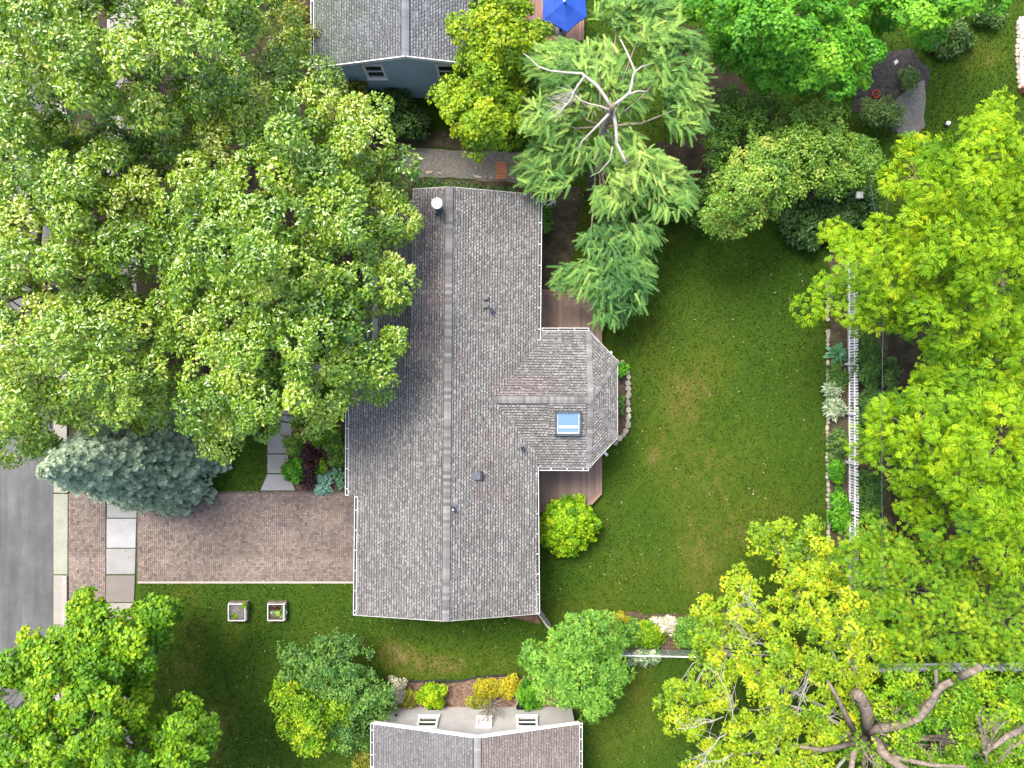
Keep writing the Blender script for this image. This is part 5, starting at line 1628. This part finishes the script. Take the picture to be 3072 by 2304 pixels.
# ------------------------------------------------------------------ blue spruce
def spruce():
    base = P(500, 1345, 0)
    root = thing('spruce_tree', base, 'dense blue green spruce beneath the maple, over the driveway end', 'tree')
    H = 9.3; RB = 3.45
    r = np.random.default_rng(210)
    mb = MB()
    mb.tube([base - up * .1, base + up * 4, base + up * H], [.2, .13, .02], 8)
    ps, nn, fw_, sz, tt = [], [], [], [], []
    z = .7
    while z < H - .1:
        L = RB * (1 - (z / H)) ** .85 + .08
        nb = max(5, int(6 + L * 5))
        a0 = r.uniform(0, 6.28)
        for k in range(nb):
            a = a0 + 2 * math.pi * k / nb + r.normal(0, .12)
            l = L * r.uniform(.82, 1.08)
            d = np.array([math.cos(a), math.sin(a), 0.0])
            s = np.array([-d[1], d[0], 0.0])
            p0 = np.array(base) + np.array([0, 0, z])
            tip = p0 + d * l + np.array([0, 0, -.16 * l + .12])
            mb.tube([Vector(p0), Vector(p0 + d * l * .5 - np.array([0, 0, .12 * l])), Vector(tip)], [.03, .02, .006], 4, False)
            m = int(6 + l * 17)
            t = np.sqrt(r.uniform(.05, 1, m)); wdt = .42 * (1.05 - t) * l * .55 + .12
            off = r.uniform(-1, 1, m) * wdt
            pp = p0[None, :] + d[None, :] * (l * t)[:, None] + s[None, :] * off[:, None]
            pp[:, 2] += -.18 * l * t + .10 * t + r.normal(.05, .05, m) - .12 * np.abs(off)
            ps.append(pp)
            nn.append(unit(d[None, :] * .55 + s[None, :] * (np.sign(off) * .25)[:, None] + np.array([0, 0, .75]) + r.normal(0, .22, (m, 3))))
            fw_.append(unit(d[None, :] + r.normal(0, .6, (m, 3))))
            sz.append(r.uniform(.10, .17, m)); tt.append(np.clip(.42 + r.normal(0, .06) + r.normal(0, .16, m), 0, 1))
        z += .19 + .05 * (z / H)
    me = leaves_mesh('crown', np.concatenate(ps), np.concatenate(fw_), np.concatenate(nn), np.concatenate(sz), np.concatenate(tt), 'tuft', LEAF['spruce'], base)
    TRIS[0] += len(me.polygons)
    o = bpy.data.objects.new('crown', me); link(o, root); o['kind'] = 'stuff'
    mb.build('trunk', M['bark_dark'], root)
spruce()

# ------------------------------------------------------------------ shrubs and border plants
def ell(cx, cy, rx, ry, n=14):
    return [(cx + rx * math.cos(2 * math.pi * i / n), cy + ry * math.sin(2 * math.pi * i / n)) for i in range(n)]
SH = [0]
def shrub(name, label, shape, h, leaf, tpl='rhomb', size=.10, sp=.3, group=None, tint0=.45, cat='shrub', low=.25, per=12, subs=8, **kw):
    SH[0] += 1
    cx = sum(p[0] for p in shape) / len(shape); cy = sum(p[1] for p in shape) / len(shape)
    s = ALT / (ALT - h * .6) if h > 1 else 1
    tx, ty = 1536 + (cx - 1536) / s, 1152 + (cy - 1152) / s
    return tree(name, label, cat, shape, h, h * low, (tx, ty), leaf, tpl, size, sp, subs, per, .46, .025 + .01 * h, None, 300 + SH[0], amp=2.5, group=group, tint0=tint0, part='foliage', stem='stems', jz=.06, nlimb=4, fork=.4, **kw)

shrub('globe_shrub', 'round lime green shrub at the corner of the lower deck', ell(1705, 1577, 92, 92), 2.3, 'lime', 'broad', .13, .34, tint0=.36, low=.3, rnd=.45, subs=9, per=13)
shrub('rhododendron', 'dark shrub under the left window of the blue house', ell(1160, 300, 85, 48), 1.5, 'dark', 'rhomb', .15, .42)
shrub('rhododendron', 'dark shrub between the blue house and the gravel strip', ell(1225, 365, 70, 62), 1.3, 'dark', 'rhomb', .15, .42, tint0=.55)
shrub('yellowing_shrub', 'olive shrub poking out beside the large maple near the blue house', ell(1065, 290, 45, 70), 2.4, 'olive', 'rhomb', .14, .4)
shrub('ground_ivy', 'dark ivy bank along the shaded gable end', [(1225, 540), (1400, 548), (1500, 560), (1570, 575), (1570, 600), (1225, 590)], .35, 'dark', 'rhomb', .11, .3, tint0=.5)
shrub('fern', 'spiky green fern against the roof edge below the larch', ell(1632, 655, 20, 34), .6, 'fresh', 'narrow', .26, .25, tint0=.35)
shrub('low_shrub', 'small bright shrub at the north end of the bay bed', ell(1864, 1108, 20, 24), .7, 'green', 'broad', .10, .22, tint0=.45)
shrub('low_shrub', 'sparse green plant in the middle of the bay bed', ell(1862, 1215, 12, 26), .5, 'dark', 'broad', .10, .22, tint0=.8)
# front bed
shrub('low_shrub', 'leafy green shrub beside the flared path slab', ell(885, 1410, 32, 38), .8, 'green', 'broad', .13, .26, tint0=.45)
shrub('low_shrub', 'mid green shrub next to the middle path slab', ell(880, 1335, 28, 34), .7, 'mid', 'rhomb', .10, .26, tint0=.3)
shrub('barberry', 'dark purple red barberry in the middle of the front bed', ell(925, 1390, 34, 72), .9, 'red', 'rhomb', .10, .28)
shrub('low_shrub', 'tall green shrub against the front eave', ell(1005, 1345, 34, 66), 1.3, 'mid', 'rhomb', .11, .3, tint0=.32)
shrub('low_shrub', 'chartreuse shrub between the barberry and the blue hosta', ell(962, 1398, 24, 22), .7, 'limerose', 'broad', .12, .24, tint0=.5)
shrub('low_shrub', 'light green shrub at the back of the front bed', ell(955, 1310, 34, 30), .8, 'limerose', 'rhomb', .11, .26, tint0=.3)
# bark bed by the white house
shrub('golden_shrub', 'olive gold mound at the end of the bark bed', ell(1222, 2100, 30, 34), .5, 'olive', 'rhomb', .08, .22, tint0=.6)
shrub('golden_shrub', 'bright lime shrub over the left window well', ell(1298, 2088, 44, 36), .9, 'lime', 'broad', .11, .24, tint0=.5)
shrub('golden_shrub', 'sprawling golden shrub near the bare sapling', ell(1470, 2062, 50, 30), .6, 'gold', 'rhomb', .09, .24, tint0=.4)
shrub('golden_shrub', 'orange yellow shrub in the bark bed beside the green tree', ell(1535, 2062, 36, 34), .7, 'gold', 'rhomb', .09, .24, tint0=.55)
shrub('low_shrub', 'green shrub at the right window well', ell(1590, 2085, 40, 44), .9, 'green', 'rhomb', .11, .26, tint0=.5)
shrub('low_shrub', 'small olive plants at the foot of the bare sapling', ell(1440, 2105, 36, 20), .4, 'olive', 'narrow', .14, .22, tint0=.35)
shrub('dried_shrub', 'pale cream dried shrub at the end of the black edging', ell(1192, 2068, 24, 46), 1.1, 'pale', 'narrow', .13, .26, tint0=.4)
shrub('boxwood', 'round bright boxwood beside the white house roof', ell(1098, 2222, 26, 30), .9, 'fresh', 'broad', .08, .22, tint0=.5)
shrub('fern', 'brownish fern below the round boxwood', ell(1095, 2285, 30, 28), .6, 'olive', 'narrow', .24, .26, tint0=.2)
# flowering border
shrub('low_shrub', 'orange yellow perennial at the lawn side of the flowering border', ell(1868, 1852, 28, 16), .6, 'gold', 'rhomb', .10, .22, tint0=.5)
shrub('low_shrub', 'green shrub at the left of the flowering border', ell(1885, 1897, 46, 44), .9, 'fresh', 'rhomb', .11, .26, tint0=.4)
shrub('low_shrub', 'lime shrub in the middle of the flowering border', ell(1950, 1905, 50, 42), .9, 'limerose', 'rhomb', .11, .26, tint0=.55)
shrub('flowering_shrub', 'cream blossoming shrub in the lawn border', [(1955, 1862), (1975, 1852), (2025, 1852), (2035, 1880), (2030, 1905), (2005, 1905), (1985, 1890)], 1.0, 'pale', 'narrow', .13, .22, tint0=.5)
shrub('low_shrub', 'green shrub right of the cream blossoms', ell(2060, 1895, 44, 48), .9, 'fresh', 'rhomb', .11, .26, tint0=.45)
shrub('flowering_shrub', 'variegated white edged shrub in front of the wire fence', [(1878, 1958), (1930, 1950), (1990, 1955), (1985, 1980), (1965, 1995), (1930, 1985), (1895, 2000), (1880, 1995)], .8, 'variegated', 'narrow', .15, .24, tint0=.55)
# rear border
shrub('border_shrub', 'dark leafy clump in the rear border below the hosta', ell(2512, 1130, 30, 40), .6, 'bluegreen', 'rhomb', .10, .26, tint0=.3)
shrub('variegated_grass', 'white striped grass tuft above its larger twin on the stone row', ell(2497, 1168, 24, 22), .5, 'variegated', 'narrow', .24, .22, tint0=.6)
shrub('variegated_grass', 'larger white striped grass tuft on the stone row', ell(2504, 1224, 30, 24), .6, 'variegated', 'narrow', .27, .22, tint0=.65)
shrub('border_shrub', 'dark white flecked shrub in the middle of the rear border', ell(2512, 1335, 28, 56), .8, 'dark', 'rhomb', .10, .26, tint0=.7)
shrub('border_shrub', 'bright green shrub in the rear border beside the fence', ell(2512, 1415, 26, 40), .8, 'green', 'broad', .12, .26, tint0=.45)
shrub('border_shrub', 'long green shrub at the lower end of the rear border', ell(2518, 1530, 30, 70), .8, 'green', 'broad', .12, .28, tint0=.35)
shrub('yew', 'dark blue green yew behind the upper picket fence', ell(2605, 1080, 48, 90), 1.3, 'bluegreen', 'narrow', .15, .34, tint0=.3)
shrub('yew', 'dark yew behind the middle of the picket fence', ell(2612, 1230, 48, 66), 1.2, 'bluegreen', 'narrow', .15, .34, tint0=.22)
shrub('yew', 'blue green yew behind the brightest pickets', ell(2612, 1465, 46, 60), 1.2, 'bluegreen', 'narrow', .15, .34, tint0=.36)
shrub('border_shrub', 'round light green shrub behind the fence near the leaning post', ell(2612, 1545, 36, 36), .9, 'fresh', 'rhomb', .11, .28, tint0=.4)
shrub('border_shrub', 'brown green shrub behind the lower picket fence', ell(2625, 1640, 50, 50), .9, 'olive', 'rhomb', .12, .3, tint0=.25)
shrub('border_shrub', 'shaded shrub beside the overhead cable', ell(2670, 1120, 26, 50), .8, 'dark', 'rhomb', .12, .3, tint0=.6)
# far right corner
shrub('laurel', 'dark large leaved laurel between the bird feeder and the lawn', [(2360, 690), (2340, 640), (2430, 600), (2520, 590), (2600, 560), (2640, 600), (2600, 690), (2480, 720), (2430, 760), (2400, 740)], 1.6, 'dark', 'rhomb', .24, .45, tint0=.55)
shrub('juniper', 'dark feathery juniper at the head of the gravel path', ell(2640, 335, 72, 48), 2.0, 'dark', 'narrow', .17, .42, tint0=.8)
shrub('juniper', 'small shaded juniper between the bark path and the far lawn', ell(2725, 245, 30, 40), 1.0, 'dark', 'narrow', .15, .36, tint0=.75)
shrub('shade_shrub', 'dark grassy clump in the shade of the top edge maple', ell(2850, 110, 75, 55), .7, 'dark', 'narrow', .24, .4, tint0=.85)
shrub('shade_shrub', 'low shaded shrub along the top edge of the far lawn', ell(2970, 45, 70, 25), .8, 'dark', 'rhomb', .14, .4, tint0=.9)
shrub('shade_shrub', 'green undergrowth below the larch boughs', ell(1990, 640, 70, 24), .8, 'green', 'rhomb', .12, .34, tint0=.3)

# hostas with single leaves
HL = {}
def hosta_leaf(m):
    if m in HL: return HL[m]
    prof = [(0, .02), (.15, .10), (.4, .20), (.65, .19), (.85, .11), (1.0, 0)]
    v, f = [], []
    for (x, w) in prof:
        z = .28 * math.sin(x * 2.2) - .30 * x * x
        v += [(x, -w, z + .04), (x, 0, z), (x, w, z + .04)]
    for i in range(len(prof) - 1):
        a = i * 3
        f += [(a, a + 3, a + 4, a + 1), (a + 1, a + 4, a + 5, a + 2)]
    me = bpy.data.meshes.new('leaf'); me.from_pydata(v, [], f)
    a = me.attributes.new('tint', 'FLOAT', 'POINT'); a.data.foreach_set('value', [.5] * len(v))
    me.materials.append(LEAF[m]); me.polygons.foreach_set('use_smooth', [True] * len(f))
    HL[m] = me
    return me
def hosta(px, py, rad, n, m, label, seed):
    r = random.Random(seed)
    c = P(px, py, .03)
    root = thing('hosta', c, label, 'plant')
    me = hosta_leaf(m)
    for i in range(n):
        t = i / n
        a = i * 2.399 + r.uniform(-.2, .2)
        L = rad * (.55 + .5 * t) * r.uniform(.85, 1.1)
        o = piece('leaf', me, root, c + up * (.28 * (1 - t)) * rad * 2 + Vector((math.cos(a), math.sin(a), 0)) * (rad * .35 * t), rot=(0, -.75 * (1 - t) + .12, a))
        o.scale = (L, L * 1.15, L)
hosta(2508, 1062, .5, 26, 'hosta', 'large green hosta rosette beside the picket fence', 1)
hosta(968, 1448, .55, 46, 'bluehosta', 'big blue green hosta spilling onto the driveway edge', 2)
hosta(1018, 1425, .42, 16, 'hosta', 'green hosta tucked under the front eave', 3)
hosta(1028, 1455, .28, 10, 'hosta', 'small hosta at the garage end of the front bed', 4)

# seedlings in the raised beds
for k, (x, y, lf, lab) in enumerate(((732, 1816, 'limerose', 'pale seedling in the upper corner of the pale raised bed'), (707, 1845, 'lime', 'lime seedling in the lower corner of the pale raised bed'))):
    shrub('seedling', lab, ell(x, y, 6, 6, 8), .42, lf, 'broad', .09, .12, cat='plant')
LET = [('upper left corner of', 'red'), ('lower left corner of', 'variegated'), ('upper middle of', 'red'), ('lower middle of', 'mid'), ('upper right corner of', 'mid'), ('lower right corner of', 'variegated')]
for k in range(3):
    for j in range(2):
        w_, lf = LET[2 * k + j]
        shrub('lettuce', 'small leafy plant in the ' + w_ + ' the packed raised bed', ell(822 + 14 * k, 1818 + 22 * j, 6, 9, 8), .42, lf, 'broad', .09, .14, cat='plant', group='plants in the packed raised bed', tint0=.5 if lf != 'red' else .95)

# fallen leaves and petals: a loose litter nobody could count
def litter():
    r = np.random.default_rng(400)
    n = 5200
    x = r.uniform(170, 2560, n); y = r.uniform(-10, 2310, n)
    house_ = inpoly(x, y, [(1040, 560), (1620, 560), (1860, 1080), (1860, 1320), (1620, 1850), (1040, 1850)])
    x, y = x[~house_], y[~house_]; n = len(x)
    s_ = ALT / FPX
    pos = np.stack([(x - 1536) * s_, -(y - 1152) * s_, np.full(n, .062)], 1)
    nor = unit(r.normal(0, .35, (n, 3)) + np.array([0, 0, 1.0])); fwd = unit(r.normal(size=(n, 3)))
    # and on the west slope of the roof, below the maple
    m = 260
    q = [onW(a, b) for a, b in zip(r.uniform(1235, 1335, m), 560 + 700 * r.uniform(0, 1, m))] + [onW(a, b) for a, b in zip(r.uniform(1060, 1330, m), 1075 + 300 * r.uniform(0, 1, m) ** 2)]
    pos2 = np.array([[p.x, p.y, p.z + .04] for p in q])
    pos = np.concatenate([pos, pos2]); k = len(pos2)
    nor = np.concatenate([nor, unit(r.normal(0, .25, (k, 3)) + np.array([-.25, 0, 1.0]))]); fwd = np.concatenate([fwd, unit(r.normal(size=(k, 3)))])
    me = leaves_mesh('fallen_leaves', pos, fwd, nor, r.uniform(.04, .10, len(pos)), np.clip(r.normal(.5, .3, len(pos)), 0, 1), 'rhomb', LEAF['litter'], (0, 0, 0))
    o = bpy.data.objects.new('fallen_leaves', me); link(o)
    tag(o, 'pale fallen leaves and petals strewn over lawn, paving and roof', 'leaves', kind='stuff')
litter()

# bare sapling in the bark bed
sp = thing('sapling', P(1476, 2085, 0), 'bare branching sapling in front of the white house wall', 'tree')
mb = MB()
b0 = P(1476, 2085, 0); t0 = b0 + up * 1.5
mb.tube([b0, b0 + up * .8, t0], [.035, .028, .022], 6)
rs = random.Random(9)
for k in range(34):
    a = rs.uniform(0, 6.28); h = rs.uniform(.5, 1.0)
    s = b0.lerp(t0, h); L = rs.uniform(.35, .9)
    q = [s]
    for j in range(3):
        a += rs.uniform(-.3, .3)
        q.append(q[-1] + Vector((math.cos(a) * L / 3, math.sin(a) * L / 3, .18)))
    mb.tube(q, [.02, .016, .012, .007], 4, False)
mb.build('trunk', M['bark'], sp)
print('leaf triangles', TRIS[0])
